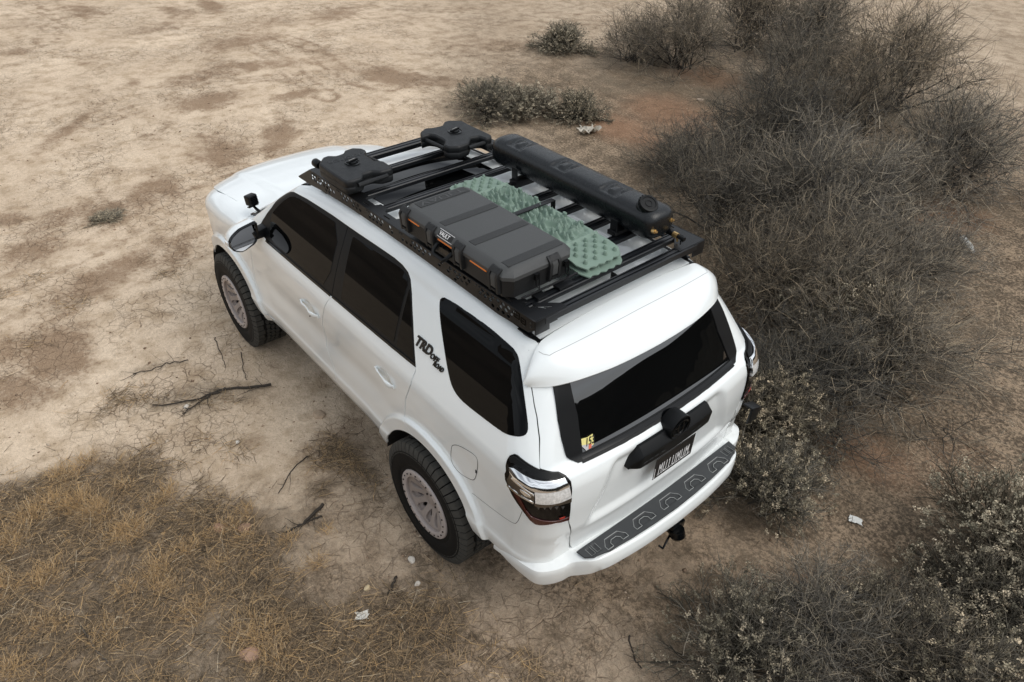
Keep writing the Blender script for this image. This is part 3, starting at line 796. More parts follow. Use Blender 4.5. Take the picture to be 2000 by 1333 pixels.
# body side: A pillar, cant rail, C and D pillars, quarter
tgap = PK([(1033.5, 731), (1043, 790), (1048.6, 815), (1054, 858), (1053.7, 915)])
lampI = PK([(1054, 917), (1089.6, 922), (1103.6, 929), (1113, 940), (1115, 953), (1113, 975), (1110, 1013.5)])
lampO = PK([(1054, 917), (1011, 889.5), (1005, 887), (998, 890), (991, 900), (988.5, 915), (988, 931), (994, 945), (1036, 1013), (1046, 1021.5), (1056, 1023), (1080, 1019), (1110, 1013.5)])
low = PK([(1110, 1015), (1115.5, 1040), (1113, 1066)])
ZB = .668
quarter = [tuple(dloF[0])]
bs = [(2.464, 1.232), (2.33, 1.277), (GT[0], GT[1]+.003)]+[(a, b+.002) for a, b in dloF]+[(a, b+.002) for a, b in dloR[1:]]
bs += [(a-gp, b) for a, b in gapC[1:]]
bs += arc(0, AZ, RA, a0+.5, 180-aang(.57), 30)
ub = low[-1][0]
bs += [(-.55, .575), (-.70, .60), (UA, ZB-.02), (UA-LW*.5, ZB-.02), (ub, ZB)]
bs += [(a+gp, b) for a, b in (low[1], low[0])]
bs += [(a, b) for a, b in lampO[::-1][1:]]
bs += [(a+gp*1.2, b) for a, b in tgap[::-1][1:]]
def uv_near(P, u0=-1.15, u1=-.45, v0=1.5, v1=2.15):
    U, V = np.meshgrid(np.arange(u0, u1, .004), np.arange(v0, v1, .004), indexing='ij'); Q = SIDE(U.ravel(), V.ravel())
    i = np.argmin(((Q-np.array(P))**2).sum(1)); return (U.ravel()[i], V.ravel()[i])
bs += [uv_near(q) for q in ((-.606, .690, 1.69), (-.598, .672, 1.715), (-.590, .645, 1.750), (-.574, .605, 1.787), (-.560, .578, 1.812))]
bs += [tuple(uv_top(x, DITCH)) for x in (-.45, -.3, 0, .4, .8, 1.2, 1.5, 1.65)]
bs += [tuple(uv_top(1.72, .595)), tuple(uv_top(1.9, .625)), tuple(uv_top(2.1, .662)), tuple(uv_top(2.3, .685)), tuple(uv_top(2.40, .695)), tuple(uv_top(2.47, .72))]
both('body_side', bs, g('paint'), extra=RINGS, h=.019, eh=.015)
# roof and sunroof
rp = [(-.540, -DITCH+.012), (.4, -DITCH+.012), (1.65, -DITCH+.012), (1.71, -.58), (1.785, -.3), (1.80, 0), (1.785, .3), (1.71, .58), (1.65, DITCH-.012), (.4, DITCH-.012), (-.540, DITCH-.012), (-.547, .3), (-.550, 0), (-.547, -.3)]
panel('roof', TOP, rp, g('paint'), car, h=.06, eh=.04)
panel('sunroof', TOP, corner_round([(.94, -.42), (1.50, -.43), (1.53, 0), (1.50, .43), (.94, .42), (.93, 0)], .07), g('glass'), car, h=.05, off=.003, thick=.003)
for s in (1, -1):
    mb = MB(); xs = np.linspace(-.56, 1.66, 40)
    P = [np.array([x, s*(DITCH-.000), Tz(np.array(x), np.array(DITCH))-.004]) for x in xs]
    mb.add([p+np.array([0, dy, dz]) for p in P for dy, dz in ((-.011, 0), (-.011, .006), (.011, .006), (.011, 0))], [(4*i+k, 4*i+(k+1) % 4, 4*i+4+(k+1) % 4, 4*i+4+k) for i in range(39) for k in range(4)])
    mb.build('roof_ditch', g('trim'), car)
# --- side glass
def frame_with(name, outer, hole, m): return both(name, outer, m, h=.03, eh=.02, holes=[hole] if hole else (), off=-.002, thick=.01)
gap_up = [dloF[-1], belt1[-1]]
f1 = [(a, b-.001) for a, b in dloF]+[(belt1[-1][0]+.003, belt1[-1][1])]+[(a, b+.002) for a, b in belt1[::-1]][1:]
f1[len(dloF)-1] = (f1[len(dloF)-1][0]+.003, f1[len(dloF)-1][1])
g1 = PKW(chaikin([(529.5, 419), (545, 401), (559, 388.5), (571, 383.5), (586, 389), (620, 411), (665.5, 442.5), (638, 562), (610, 539), (570, 505), (527, 468.5), (527.5, 445)], 1))
frs = both('window_frame', f1, g('trim'), h=.035, eh=.02, off=-.002)
both('front_side_window', g1, g('glass'), h=.03, eh=.02, off=.0, thick=.002)
f2 = [(dloR[0][0]-.003, dloR[0][1])]+[(a, b-.001) for a, b in dloR[1:]]+[(a, b+.002) for a, b in belt2[::-1]][:-1]+[(belt2[0][0]-.003, belt2[0][1]+.002)]
both('window_frame', f2, g('trim'), h=.035, eh=.02, off=-.002)
g2 = PKW(corner_round([(689, 462.5), (735, 492.5), (778, 521), (791, 532), (796.5, 553), (768.5, 668), (712, 622), (665.5, 583.5)], [.0, 0, .02, .03, .03, .0, 0, 0][0:8] and [3, 3, 5, 8, 5, 1, 3, 2]))
both('rear_side_window', g2, g('glass'), h=.03, eh=.02, off=.0, thick=.002)
both('small_fixed_window', PKW([(799.5, 565), (802.5, 590), (804.5, 640), (808, 704), (774, 675)]), g('glass'), h=.03, eh=.02, off=.0, thick=.002)
both('belt_moulding', PKW([(520, 468), (580, 519.5), (645, 575), (645, 579.5), (580, 524.5), (519, 472)]), g('gloss'), h=.02, eh=.02, off=.004, thick=.006)
both('belt_moulding', PKW([(650, 579), (710, 628.5), (767, 676), (811, 711), (812, 717.5), (767, 681), (700, 625), (648, 581)]), g('gloss'), h=.02, eh=.02, off=.004, thick=.006)
qw = PKW(chaikin([(859, 592), (861, 583), (871, 581.5), (905, 604), (955, 639), (994, 673.5), (1008, 686), (1014, 704), (1021, 755), (1028, 805), (1031.5, 835), (1029, 847), (1020, 852.5), (1003, 852.5), (985, 846), (970, 836), (945, 817), (909, 789), (895, 775), (884, 757), (878, 737), (872, 706), (867, 673), (862, 640), (859, 610)], 1))
both('quarter_window', qw, g('glass'), h=.03, eh=.015, off=.0025, thick=.004)
# --- tailgate
def mirU(p): return [(2*UC-a, b) for a, b in p[::-1]]
tg = [(a-gp, b) for a, b in tgap]+[(a-gp, b) for a, b in lampI[1:]]+[(a-gp, b) for a, b in low]
tg[0] = (tg[0][0], tg[0][1]+.0)
hb = [tg[0]]; tgl = tg+[(tg[-1][0]-.03, .675), (UC+.60, .675), (UC+.3, .675)]
tail = tgl+mirU(tgl)
tail = tail+[(UC-.5, 1.695), (UC, 1.70), (UC+.5, 1.695)]
tgate = panel('tailgate', SIDE, tail, g('paint'), car, h=.0135, eh=.014)
gl = PK([(1110, 735), (1113.5, 757), (1127, 811), (1137, 887)]); glb = PK([(1137, 888)])
def mid_low(z): return [(UC+.3, z), (UC, z), (UC-.3, z)]
zb = gl[-1][1]
glass = gl+[(UC+.3, zb-.004), (UC, zb-.006), (UC-.3, zb-.004)]+mirU(gl)+[(UC-.3, gl[0][1]+.02), (UC, gl[0][1]+.03), (UC+.3, gl[0][1]+.02)]
rw = panel('rear_window', SIDE, glass, g('rear_glass'), tgate, h=.035, eh=.03, off=.003, thick=.006)
tr = PK([(1078, 740), (1088, 813), (1103, 884), (1107, 893), (1113, 897.5), (1129, 904), (1135.5, 902), (1137, 890), (1134, 872), (1126, 811), (1113, 757), (1109, 736)])
panel('pillar_trim', SIDE, tr, g('trim'), tgate, h=.02, off=.010, thick=.012); panel('pillar_trim', SIDE, mirU(tr), g('trim'), tgate, h=.02, off=.010, thick=.012)
sl_ = [(tr[6][0]-.005, zb-.030), (UC+.3, zb-.034), (UC, zb-.036)]; sl_ = sl_+mirU(sl_[:-1])
sl2 = [(tr[6][0]-.005, zb+.004), (UC+.3, zb+.0), (UC, zb-.002)]; sl2 = sl2+mirU(sl2[:-1])
panel('window_seal', SIDE, sl_+sl2[::-1], g('trim'), tgate, h=.02, off=.007, thick=.010)
sl3 = [(a, b+.012) for a, b in sl_]; panel('window_seal', SIDE, sl3+[(a, b-.006) for a, b in sl2[::-1]], g('gloss'), tgate, h=.02, off=.011, thick=.006)
# inner dark shell so that nothing shows through the gaps
def shell():
    U = np.concatenate([np.linspace(UC, UA, 26), np.linspace(UA+.03, 3.6, 60)]); V = np.concatenate([np.linspace(.95, 1.64, 16)])
    UU, VV = np.meshgrid(U, V, indexing='ij'); P = SIDE(UU.ravel(), VV.ravel()); n = normals_of(SIDE, UU.ravel(), VV.ravel()); P = P-n*.035
    k = len(V); F = [(i*k+j, i*k+j+1, (i+1)*k+j+1, (i+1)*k+j) for i in range(len(U)-1) for j in range(k-1)
                     if not (U[i] > 1.2 and V[j+1] > Tz(np.array(U[i]), np.array(.7))-.12)]
    mb = MB(); mb.add(P, F); mb.add(P*[1, -1, 1], [f[::-1] for f in F])
    xs = np.linspace(-.545, 3.4, 60); ys = np.linspace(-.62, .62, 12)
    XX, YY = np.meshgrid(xs, ys, indexing='ij'); Q = np.stack([XX.ravel(), YY.ravel(), Tz(XX.ravel(), YY.ravel())-.03], -1)
    mb.add(Q, [(i*12+j, i*12+j+1, (i+1)*12+j+1, (i+1)*12+j) for i in range(59) for j in range(11)])
    mb.box((1.4, 0, .78), (3.9, 1.2, .5)); mb.box((1.4, 0, .74), (1.75, 1.70, .46)); mb.box((-.80, 0, .72), (.26, 1.5, .40))
    mb.box((3.36, 0, .8), (.2, 1.3, .4))
    return mb.build('underbody', g('under'), car)
shell()
# wheel wells
for hx in HUBS:
    for s in (1, -1):
        mb = MB(); n = 24; V = []; 
        for k in range(n+1):
            a = math.radians(8+164*k/n)
            for y in (.895, .80, .55): V.append((hx+(RA+.012)*math.cos(a), s*y, AZ+(RA+.012)*math.sin(a)))
        F = [(3*k+j, 3*k+j+1, 3*k+4+j, 3*k+3+j) for k in range(n) for j in range(2)]
        mb.add(V, F); c = len(mb.v)
        mb.add([(hx, s*.56, AZ)]+[(hx+(RA+.012)*math.cos(math.radians(8+164*k/n)), s*.56, AZ+(RA+.012)*math.sin(math.radians(8+164*k/n))) for k in range(n+1)], [(0, k+1, k+2) for k in range(n)])
        mb.build('wheel_well', g('under'), car)
# ---------------------------------------------------------------- spoiler
seamA = [(-.558, 0, 1.838), (-.558, .15, 1.837), (-.559, .32, 1.832), (-.562, .48, 1.822), (-.566, .560, 1.812), (-.577, .607, 1.787), (-.593, .648, 1.750), (-.601, .676, 1.715), (-.608, .696, 1.672)]
lipB = [(-.838, 0, 1.700), (-.834, .15, 1.700), (-.818, .32, 1.697), (-.782, .48, 1.690), (-.748, .565, 1.680), (-.712, .625, 1.670), (-.675, .666, 1.664), (-.648, .688, 1.658), (-.628, .699, 1.650)]
A_ = cr_interp(seamA, 40); B_ = cr_interp(lipB, 40)
A_ = np.concatenate([A_[::-1]*[1, 1, 1], A_[1:]*[1, -1, 1]]); B_ = np.concatenate([B_[::-1], B_[1:]*[1, -1, 1]])
rows = []
for a, b in zip(A_, B_):
    ay = abs(a[1])/.69
    c = np.array([a[0]*.30+b[0]*.70, a[1]*.45+b[1]*.55+(np.sign(a[1])*.035*ay**3), a[2]*.86+b[2]*.14])
    top = [(1-t)**2*a+2*t*(1-t)*c+t*t*b for t in np.linspace(0, 1, 14)]
    start = [a+np.array([.0, 0, -.02])]
    n = np.array([1., 0, 0])
    under = [b+np.array([-.004, 0, -.008]), b+np.array([.004, -np.sign(b[1])*.004*ay, -.020]), b+np.array([.05, -np.sign(b[1])*.02*ay, -.016]), b+np.array([.16, -np.sign(b[1])*.06*ay, -.004])]
    rows.append(start+top+under)
sp_ = grid_obj('spoiler', np.array(rows), M['paint'], car, sharp=50)
# high brake-lamp line in the deck of the spoiler
def SPO(u, v):    # deck of the spoiler as a surface (u = station, v = 0..1)
    u = np.asarray(u, float)*1.; v = np.asarray(v, float)*1.
    G_ = np.array([r[1:15] for r in rows]); iu = np.clip((u+1)/2*(len(G_)-1), 0, len(G_)-1.001); iv = np.clip(v*13, 0, 12.999)
    a = iu.astype(int); b = iv.astype(int); fu = (iu-a)[..., None]; fv = (iv-b)[..., None]
    return (G_[a, b]*(1-fu)+G_[a+1, b]*fu)*(1-fv)+(G_[a, b+1]*(1-fu)+G_[a+1, b+1]*fu)*fv
ln = [(x, .34+.05*abs(x)) for x in np.linspace(-.52, .52, 30)]
ln = [(-.60, .12), (-.57, .25)]+ln+[(.57, .25), (.60, .12)]
strip_on(SPO, ln, .0035, .0008, mat('seam_shade', (.45, .46, .46), .5), 'spoiler_seam', sp_)
# ---------------------------------------------------------------- rear bumper
st = [(-.60, .880, -.60, .868, .600, .592, .558), (-.72, .884, -.72, .868, .648, .632, .552), (-.84, .873, -.83, .846, .672, .648, .548), (-.918, .852, -.868, .815, .690, .655, .542),
      (-.962, .800, -.895, .775, .694, .658, .538), (-.992, .735, -.925, .725, .698, .664, .543), (-1.005, .682, -.945, .680, .702, .674, .552), (-1.045, .640, -.955, .650, .706, .692, .57),
      (-1.088, .585, -.965, .60, .703, .699, .590), (-1.118, .45, -.97, .45, .704, .701, .602), (-1.140, .25, -.975, .25, .704, .702, .606), (-1.148, 0, -.98, 0, .704, .702, .607)]
S_ = cr_interp(st, 60); S_ = np.concatenate([S_, (S_[::-1]*[1, -1, 1, -1, 1, 1, 1])[1:]])
rows = []
for xo, yo, xi, yi, zi, zt, zb in S_:
    d = np.array([xo-xi, yo-yi]); d = d/(np.linalg.norm(d)+1e-9); o = np.array([xo, yo]); i_ = np.array([xi, yi])
    f = lambda q, z: (q[0], q[1], z)
    w_ = sstep(.50, .62, abs(yo)); k = 1-w_
    q_ = .15+.85*k
    rows.append([f(i_-d*.03, zi+.004), f(i_, zi-.010*w_), f(o-d*.012*q_, zt+.003*k), f(o-d*.002*q_, zt-.003*q_), f(o+d*.002*q_, zt-.010*q_), f(o+d*(.004+.004*k), zt-.03), f(o+d*(.010*k+.003), zt-.045), f(o+d*(.010*k), zb+.012), f(o-d*.004, zb), f(o-d*.03, zb-.008)])
bump = grid_obj('rear_bumper', np.array(rows), M['paint'], car, sharp=30)
# black valance under the bumper
rows = []
for y in np.linspace(-.60, .60, 50):
    xo = -1.145+.085*(abs(y)/.6)**2.2; e = sstep(.50, .60, abs(y))
    rows.append([(xo+.03, y, .62), (xo+.004+.03*e, y, .607-.02*e), (xo+.012+.03*e, y, .565), (xo+.05+.03*e, y, .505+.03*e), (xo+.12, y, .48+.04*e), (xo+.35, y, .50)])
M['valance'] = mat('valance_grey', (.055, .053, .05), .6, noise=.2, nscale=8)
grid_obj('valance', np.array(rows), M['valance'], bump)
# step pad with its moulded arches
pad = [(-.992, .640), (-1.045, .632), (-1.070, .592), (-1.095, .50), (-1.112, .35), (-1.124, .18), (-1.129, 0)]
pad = pad+[(a, -b) for a, b in pad[::-1][1:]]+[(-1.0, -.3), (-1.004, 0), (-1.0, .3)]
def PADS(u, v): return np.stack([np.asarray(u, float), -np.asarray(v, float), 7200e-4+0*np.asarray(u, float)], -1)
pp = [(a, -b) for a, b in pad]
def seg_d(px_, py_, a, b):
    a = np.array(a, float); b = np.array(b, float); ab = b-a; t = np.clip(((px_-a[0])*ab[0]+(py_-a[1])*ab[1])/(ab@ab), 0, 1)
    return np.hypot(px_-a[0]-t*ab[0], py_-a[1]-t*ab[1])
AR = []
for c in np.linspace(-.43, .43, 5):
    AR.append(([(c-.075, .085), (c-.075, .062), (c-.045, .025), (c+.045, .025), (c+.075, .062), (c+.075, .085)], [(c-.035, .085), (c-.035, .062), (c-.018, .047), (c+.018, .047), (c+.035, .062), (c+.035, .085)]))
def padrel(u, v):
    y = -v; x = -1.0-u-.012*(1-(np.abs(y)/.62)**2); h = np.zeros_like(u)
    for O, I in AR:
        iO = inside(np.stack([y, x], -1), [(a, b) for a, b in O]); iI = inside(np.stack([y, x], -1), I)
        h = np.where(iO & ~iI, -.007, h); h = np.where(iI, -.004, h)
    for c in (.545, .585, -.545, -.585):
        h = np.where((np.abs(y-c) < .014) & (x > .01) & (x < .062), -.007, h)
    return h
M['pad'] = mat('pad_rubber', (.038, .041, .043), .62, noise=.35, nscale=14)
po = panel('step_pad', PADS, pp, M['pad'], bump, h=.007, eh=.02, off=padrel, thick=.01)
mb = MB(); 
for O, I in AR:
    for poly in (O, I):
        q = [(-1.0-b-.012*(1-(abs(a)/.62)**2), a, .7200) for a, b in poly]; mb.tube(q, .0021, 4)
    for k in (0, -1):
        q = [(-1.0-b-.012*(1-(abs(a)/.62)**2), a, .7200) for a, b in (O[k], I[k])]; mb.tube(q, .0021, 4)
for c in (.545, .585, -.545, -.585):
    q = [(-1.0-b, a, .7200) for a, b in ((c-.014, .012), (c-.014, .062), (c+.014, .062), (c+.014, .012))]; mb.tube(q, .0014, 4)
mb.build('tread_ridge', mat('worn_ridge', (.30, .31, .30), .6), po)
# seams of the bumper corner
M['seam'] = mat('seam_dark', (.10, .10, .10), .7)
for mi in (False, True):
    strip_on(SIDE, PK(chaikin([(922, 963), (960, 993), (1003, 1024), (1011, 1021), (1020, 999)], 2, False)), .003, .0008, M['seam'], 'bumper_seam', car, mirror=mi)
# ---------------------------------------------------------------- tail lights
def L5(p): return [(860+a/7.143, 880+b/7.143) for a, b in p]
lh = L5([(985, 70), (1040, 52), (1080, 70), (1385, 268), (1640, 300), (1740, 350), (1808, 430), (1822, 520), (1806, 680), (1783, 955), (1600, 990), (1400, 1020), (1330, 1010), (1260, 955), (925, 400), (918, 320), (935, 180)])
M['smoke'] = mat('smoked_lens', (.004, .0035, .0035), .10, spec=.28)
M['tooth'] = mat('smoked_tooth', (.12, .12, .12), .25, metal=.6)
M['bronze'] = mat('bronze_lens', (.13, .108, .085), .22, metal=.6)
for mi in (False, True):
    T_ = panel('taillight', SIDE, PK(lh), M['smoke'], car, mirror=mi, h=.025, eh=.015, off=.010, thick=.02)
    q = [('chrome_band', [(1005, 232), (1060, 242), (1210, 352), (1300, 402), (1420, 432), (1700, 392), (1765, 482), (1330, 543), (1290, 520), (1070, 380), (1012, 285)], M['chrome'], .030, .02),
         ('side_reflector', [(982, 385), (1002, 300), (1060, 395), (1290, 533), (1325, 600), (1318, 690), (1160, 600), (1000, 475)], M['bronze'], .024, .014),
         ('side_lens', [(1150, 505), (1200, 530), (1290, 595), (1285, 612), (1215, 590), (1160, 535)], M['chrome'], .028, .01),
         ('chrome_strip', [(1030, 365), (1045, 360), (1320, 575), (1320, 592)], M['chrome'], .028, .01),
         ('chrome_strip', [(985, 455), (995, 445), (1318, 672), (1318, 690)], M['chrome'], .028, .01),
         ('reverse_lamp', [(1332, 552), (1765, 490), (1785, 622), (1342, 690)], M['clear'], .026, .016),
         ('lower_trim', [(1325, 697), (1800, 632), (1795, 685), (1600, 725), (1400, 752), (1335, 735)], M['bronze'], .022, .012),
         ('red_lens', [(1025, 528), (1110, 600), (1205, 800), (1280, 895), (1400, 945), (1780, 905), (1772, 942), (1600, 978), (1400, 1008), (1335, 998), (1275, 945)], M['red'], .016, .006)]
    for nme, poly, mm, of, th in q:
        panel(nme, SIDE, PK(L5(poly)), mm, T_, mirror=mi, h=.02, eh=.012, off=of, thick=th)
    for k in range(5):
        a = 1350+k*78; panel('reflector_tooth', SIDE, PK(L5([(a+6, 765), (a+50, 759), (a+28, 800)])), M['tooth'], T_, mirror=mi, h=.02, off=.014, thick=.004)
    panel('red_reflector', SIDE, PK(L5([(1645, 912), (1715, 892), (1705, 912), (1650, 928)])), mat('red_reflex', (.40, .03, .02), .3), T_, mirror=mi, h=.02, off=.018, thick=.002)
    # smoked top ledge of the lamp
    panel('lamp_hood', SIDE, PK(L5([(1000, 160), (1050, 170), (1200, 270), (1290, 345), (1420, 395), (1690, 375), (1620, 315), (1380, 290), (1075, 90), (1030, 70), (985, 100)])), M['trim'], T_, mirror=mi, h=.02, off=.018, thick=.012)
# ---------------------------------------------------------------- fuel door
fd = PK(chaikin([(884, 869), (897, 870), (926, 887), (933, 897), (933.5, 909), (931, 927), (927, 938), (919, 937), (897, 924), (884, 907), (880.5, 893), (882, 875)], 2))
mb = MB(); q_ = PK([(930.5, 921)])[0]; P_ = SIDE(np.array([q_[0]]), np.array([q_[1]]))[0]; mb.box(P_+[0, .002, 0], (.010, .006, .022)); mb.build('finger_notch', M['under'], car, bevel=.002)
f_ = panel('fuel_door', SIDE, fd, M['paint'], car, h=.02, off=.0012, thick=.004)
strip_on(SIDE, fd, .0035, .0016, mat('gap_shadow', (.03, .03, .03), .8), 'fuel_door_gap', f_, closed=True)
# ---------------------------------------------------------------- door handles
def handle(pa, pb, door, mi):
    a, b = PK([pa, pb]); rows = []
    n = 22
    for i in range(n):
        t = i/(n-1); u = a[0]+(b[0]-a[0])*t; v = a[1]+(b[1]-a[1])*t
        o = .006+.030*math.sin(math.pi*min(1, max(0, (t-.06)/.88)))**.6 if .06 < t < .94 else .006
        hw = .013*(1 if .1 < t < .9 else .7)+.004*(t > .72)
        P = SIDE(np.array([u]), np.array([v]))[0]; n_ = normals_of(SIDE, np.array([u]), np.array([v]))[0]
        up = np.array([0, 0, 1.]); up = up-n_*(up@n_); up /= np.linalg.norm(up)
        th = .007 if .18 < t < .70 else min(.5*o+.004, .018)
        rows.append([P+n_*(o-(th if math.sin(q) < 0 else .006)*abs(math.sin(q)) if math.sin(q) < 0 else o+.006*math.sin(q))+up*hw*math.cos(q) for q in np.linspace(0, 2*math.pi, 13)[:-1]])
    G_ = np.array(rows)
    if mi: G_ = G_*[1, -1, 1]
    h_ = grid_obj('door_handle', G_, M['paint'], door, closed_v=True, caps=True, sharp=60)
    if not mi:
        q = PK([(pb[0]-4, pb[1]-1)])[0]
    return h_
DISH = []
def dish_add():
    global Wd
    base = Wd
    def W2(x, z):
        w_ = base(x, z)
        for cx, cz in DISH: w_ = w_-.020*np.exp(-(((x-cx)/.055)**2+((z-cz)/.038)**2)**1.5)
        return w_
    return W2
HP = [((588, 586), (623, 619)), ((734, 717), (771, 757))]
for (pa, pb), doors in zip(HP, (fdoors, rdoors)):
    for d, mi in zip(doors, (False, True)): handle(pa, pb, d, mi)
mb = MB(); kk = PK([(613.5, 614.5)])[0]; P = SIDE(np.array([kk[0]]), np.array([kk[1]]))[0]; mb.tube([P+[0, .010, 0], P+[0, .034, 0]], .004, 10); mb.build('key_hole', M['trim'], fdoors[0])
# ---------------------------------------------------------------- badge lettering on the C pillar
def text_on(name, body, size, S, uc, vc, m, parent, ang=0., off=.003, depth=.003, shear=0., du=-1., bold=1.15, mirror=False, fit=None, fat=0., space=1.):
    V, F = text_mesh(body, size, depth, fat, space)
    if fit: bold = fit/(V[:, 0].max()-V[:, 0].min())
    x = V[:, 0]*bold+shear*V[:, 1]; y = V[:, 1]; c, s = math.cos(ang), math.sin(ang)
    X = x*c-y*s; Y = x*s+y*c
    u = uc+du*X; v = vc+Y; P = S(u, v)+normals_of(S, u, v)*(off+V[:, 2:3])
    if mirror: P = P*[1, -1, 1]
    mb = MB(); mb.add(P, F); return mb.build(name, m, parent)
M['ink'] = mat('black_badge', (.004, .004, .004), .35)
b1 = PK([(829, 677)])[0]; b2 = PK([(849, 702)])[0]; b3 = PK([(856, 712)])[0]
bh = text_on('badge', 'TRD', .070, SIDE, b1[0], b1[1], M['ink'], car, shear=.25, fit=.150, fat=.0022, depth=.004)
text_on('badge', 'OFF', .040, SIDE, b2[0], b2[1]+.004, M['ink'], car, shear=.25, fit=.070, fat=.001, depth=.004)
text_on('badge', 'ROAD', .034, SIDE, b3[0]-.012, b3[1]-.010, M['ink'], car, shear=.25, fit=.085, fat=.001, depth=.004)
# ---------------------------------------------------------------- tailgate garnish, emblem, plate
def gx(y): return -1.012+.012*(abs(y)/.33)**2
rows = []
for y in np.linspace(-.335, .335, 60):
    a = abs(y); e = np.clip((.335-a)/.065, 0, 1); e2 = sstep(0, 1, e)
    zt = 1.150+.112*e**.8; zl = 1.145-.0*e; out_ = .012+.030*e2
    x0 = gx(y)
    rows.append([(x0+.05, y, zt), (x0+.0, y, zt), (x0-out_*.9, y, zt-.038*e-.002), (x0-out_, y, zt-.046*e-.003), (x0-out_*.80, y, zl-.012*e), (x0-out_*.35, y, zl-.018*e), (x0+.05, y, zl-.02*e)])
gar = grid_obj('tailgate_handle', np.array(rows), M['trim'], tgate, caps=True, sharp=20)
mb = MB()
for y in (-.17, -.12, .12, .17, .21, .25): mb.box((gx(y)-.042, y, 1.172), (.002, .03, .003))
mb.build('slot_trim', M['pad'], gar)
# emblem
ec = np.array([-1.040, 0, 1.262]); ER = .078
fn = lambda a, b, t: (ec[0]-t, ec[1]+a, ec[2]+b)
mb = MB(); mb.lathe([(ER*.98, -.075), (ER, -.06), (ER, .004), (ER*.985, .010), (ER*.93, .012), (ER*.90, .006), (ER*.88, .002), (.0001, .004)], 48, fn)
emb = mb.build('emblem', M['trim'], tgate, smooth=True)
mb = MB()
def ell(cx, cz, rx, rz, r=.0042, n=36):
    pts = [(ec[0]-.008, ec[1]+cx+rx*math.cos(q), ec[2]+cz+rz*math.sin(q)) for q in np.linspace(0, 2*math.pi, n+1)]
    mb.tube(pts, r, 6, cap=False)
ell(0, 0, .062, .046); ell(0, .006, .022, .040, .0036); ell(0, .024, .045, .016, .0036)
mb.build('emblem_rings', M['gloss'], emb, smooth=True)
# plate
pc = np.array([-1.043, 0, 1.048]); pw, ph = .305, .152; tilt = math.radians(-2)
PR = rotm('Y', tilt)
def PLT(u, v):
    u = np.asarray(u, float)*1.; v = np.asarray(v, float)*1.; q = np.stack([0*u, u, v], -1)
    return q@PR.T+pc
def rrect(w_, h_, r): return corner_round([(-w_/2, -h_/2), (w_/2, -h_/2), (w_/2, h_/2), (-w_/2, h_/2)], r)
def flat(name, S, poly, m, parent, off): return panel(name, S, poly, m, parent, h=.05, eh=.05, off=off, thick=.002, edge=.0003)
# PLT has u pointing to the car's right-hand side, seen from behind left to right
plate = panel('licence_plate', PLT, rrect(pw, ph, .01), mat('plate_black', (.006, .006, .007), .3), tgate, h=.05, off=.002, thick=.004)
fr = MB(); fr.tube([PLT(a, b) for a, b in ((-.155, .078), (-.156, -.078), (.155, -.078))], .0025, 6); fr.build('plate_frame', M['trim'], plate)
fl = MB(); fl.box(tuple(PLT(.1515, -.035)+np.array([-.003, 0, 0])), (.002, .003, .08)); fl.build('plate_edge', M['white'], plate)
GL = {'M': [[(0, 0), (0, 1)], [(0, 1), (.5, .45)], [(.5, .45), (1, 1)], [(1, 1), (1, 0)]], 'U': [[(0, 1), (0, .14)], [(0, .14), (.25, 0)], [(.25, 0), (.75, 0)], [(.75, 0), (1, .14)], [(1, .14), (1, 1)]], '1': [[(.5, 0), (.5, 1)], [(.5, 1), (.2, .8)]]}
for i, ch in enumerate('MU1UMUM'):
    x0 = -.122+i*.0362; w_, h_ = .0205, .072; mb = MB(); hw = .0026
    for (xa, ya), (xb, yb) in GL[ch]:
        a_ = np.array([x0+xa*w_, -.050+ya*h_]); b_ = np.array([x0+xb*w_, -.050+yb*h_]); d = (b_-a_)/np.linalg.norm(b_-a_); n_ = np.array([-d[1], d[0]])*hw; e_ = d*hw*.8
        q = [a_-e_+n_, a_-e_-n_, b_+e_-n_, b_+e_+n_]; k = .0046+.0001*len(mb.v)/4
        mb.prism([tuple(p_) for p_ in q], -k-.0006, -k, lambda p_, t: tuple(PLT(-p_[0], p_[1])+np.array([t, 0, 0])))
    mb.build('plate_character', M['white'], plate)
text_on('plate_text', '*', .05, PLT, -.128, -.062, M['white'], plate, du=-1, bold=1.0, off=.004, depth=.0002)
fl = MB(); fl.box(tuple(PLT(.005, -.057)+np.array([-.0045, 0, 0])), (.001, .25, .0025)); fl.build('plate_rule', M['white'], plate)
# sticker on the rear glass
stk = PK([(1133, 857), (1144.5, 854), (1155, 847), (1158.5, 860), (1156.5, 868), (1143, 880), (1134.5, 872)])
s1 = panel('sticker', SIDE, stk, mat('sticker_yellow', (.78, .70, .26), .5), rw, h=.02, off=.0105, thick=.0008, edge=.0002)
panel('sticker_band', SIDE, PK([(1134.3, 869.5), (1150, 867), (1156, 868.5), (1143, 880), (1134.5, 872)]), mat('sticker_grey', (.5, .5, .5), .5), s1, h=.02, off=.0115, thick=.0005, edge=.0002)
panel('sticker_badge', SIDE, PK([(1147, 868), (1153, 866), (1152, 874), (1147, 877)]), mat('sticker_orange', (.65, .16, .09), .5), s1, h=.02, off=.0125, thick=.0005, edge=.0002)
q = PK([(1150, 861)])[0]; text_on('sticker_number', '153', .046, SIDE, q[0], q[1], M['ink'], s1, du=-1, fit=.052, fat=.001, shear=.15, off=.012, depth=.0003)
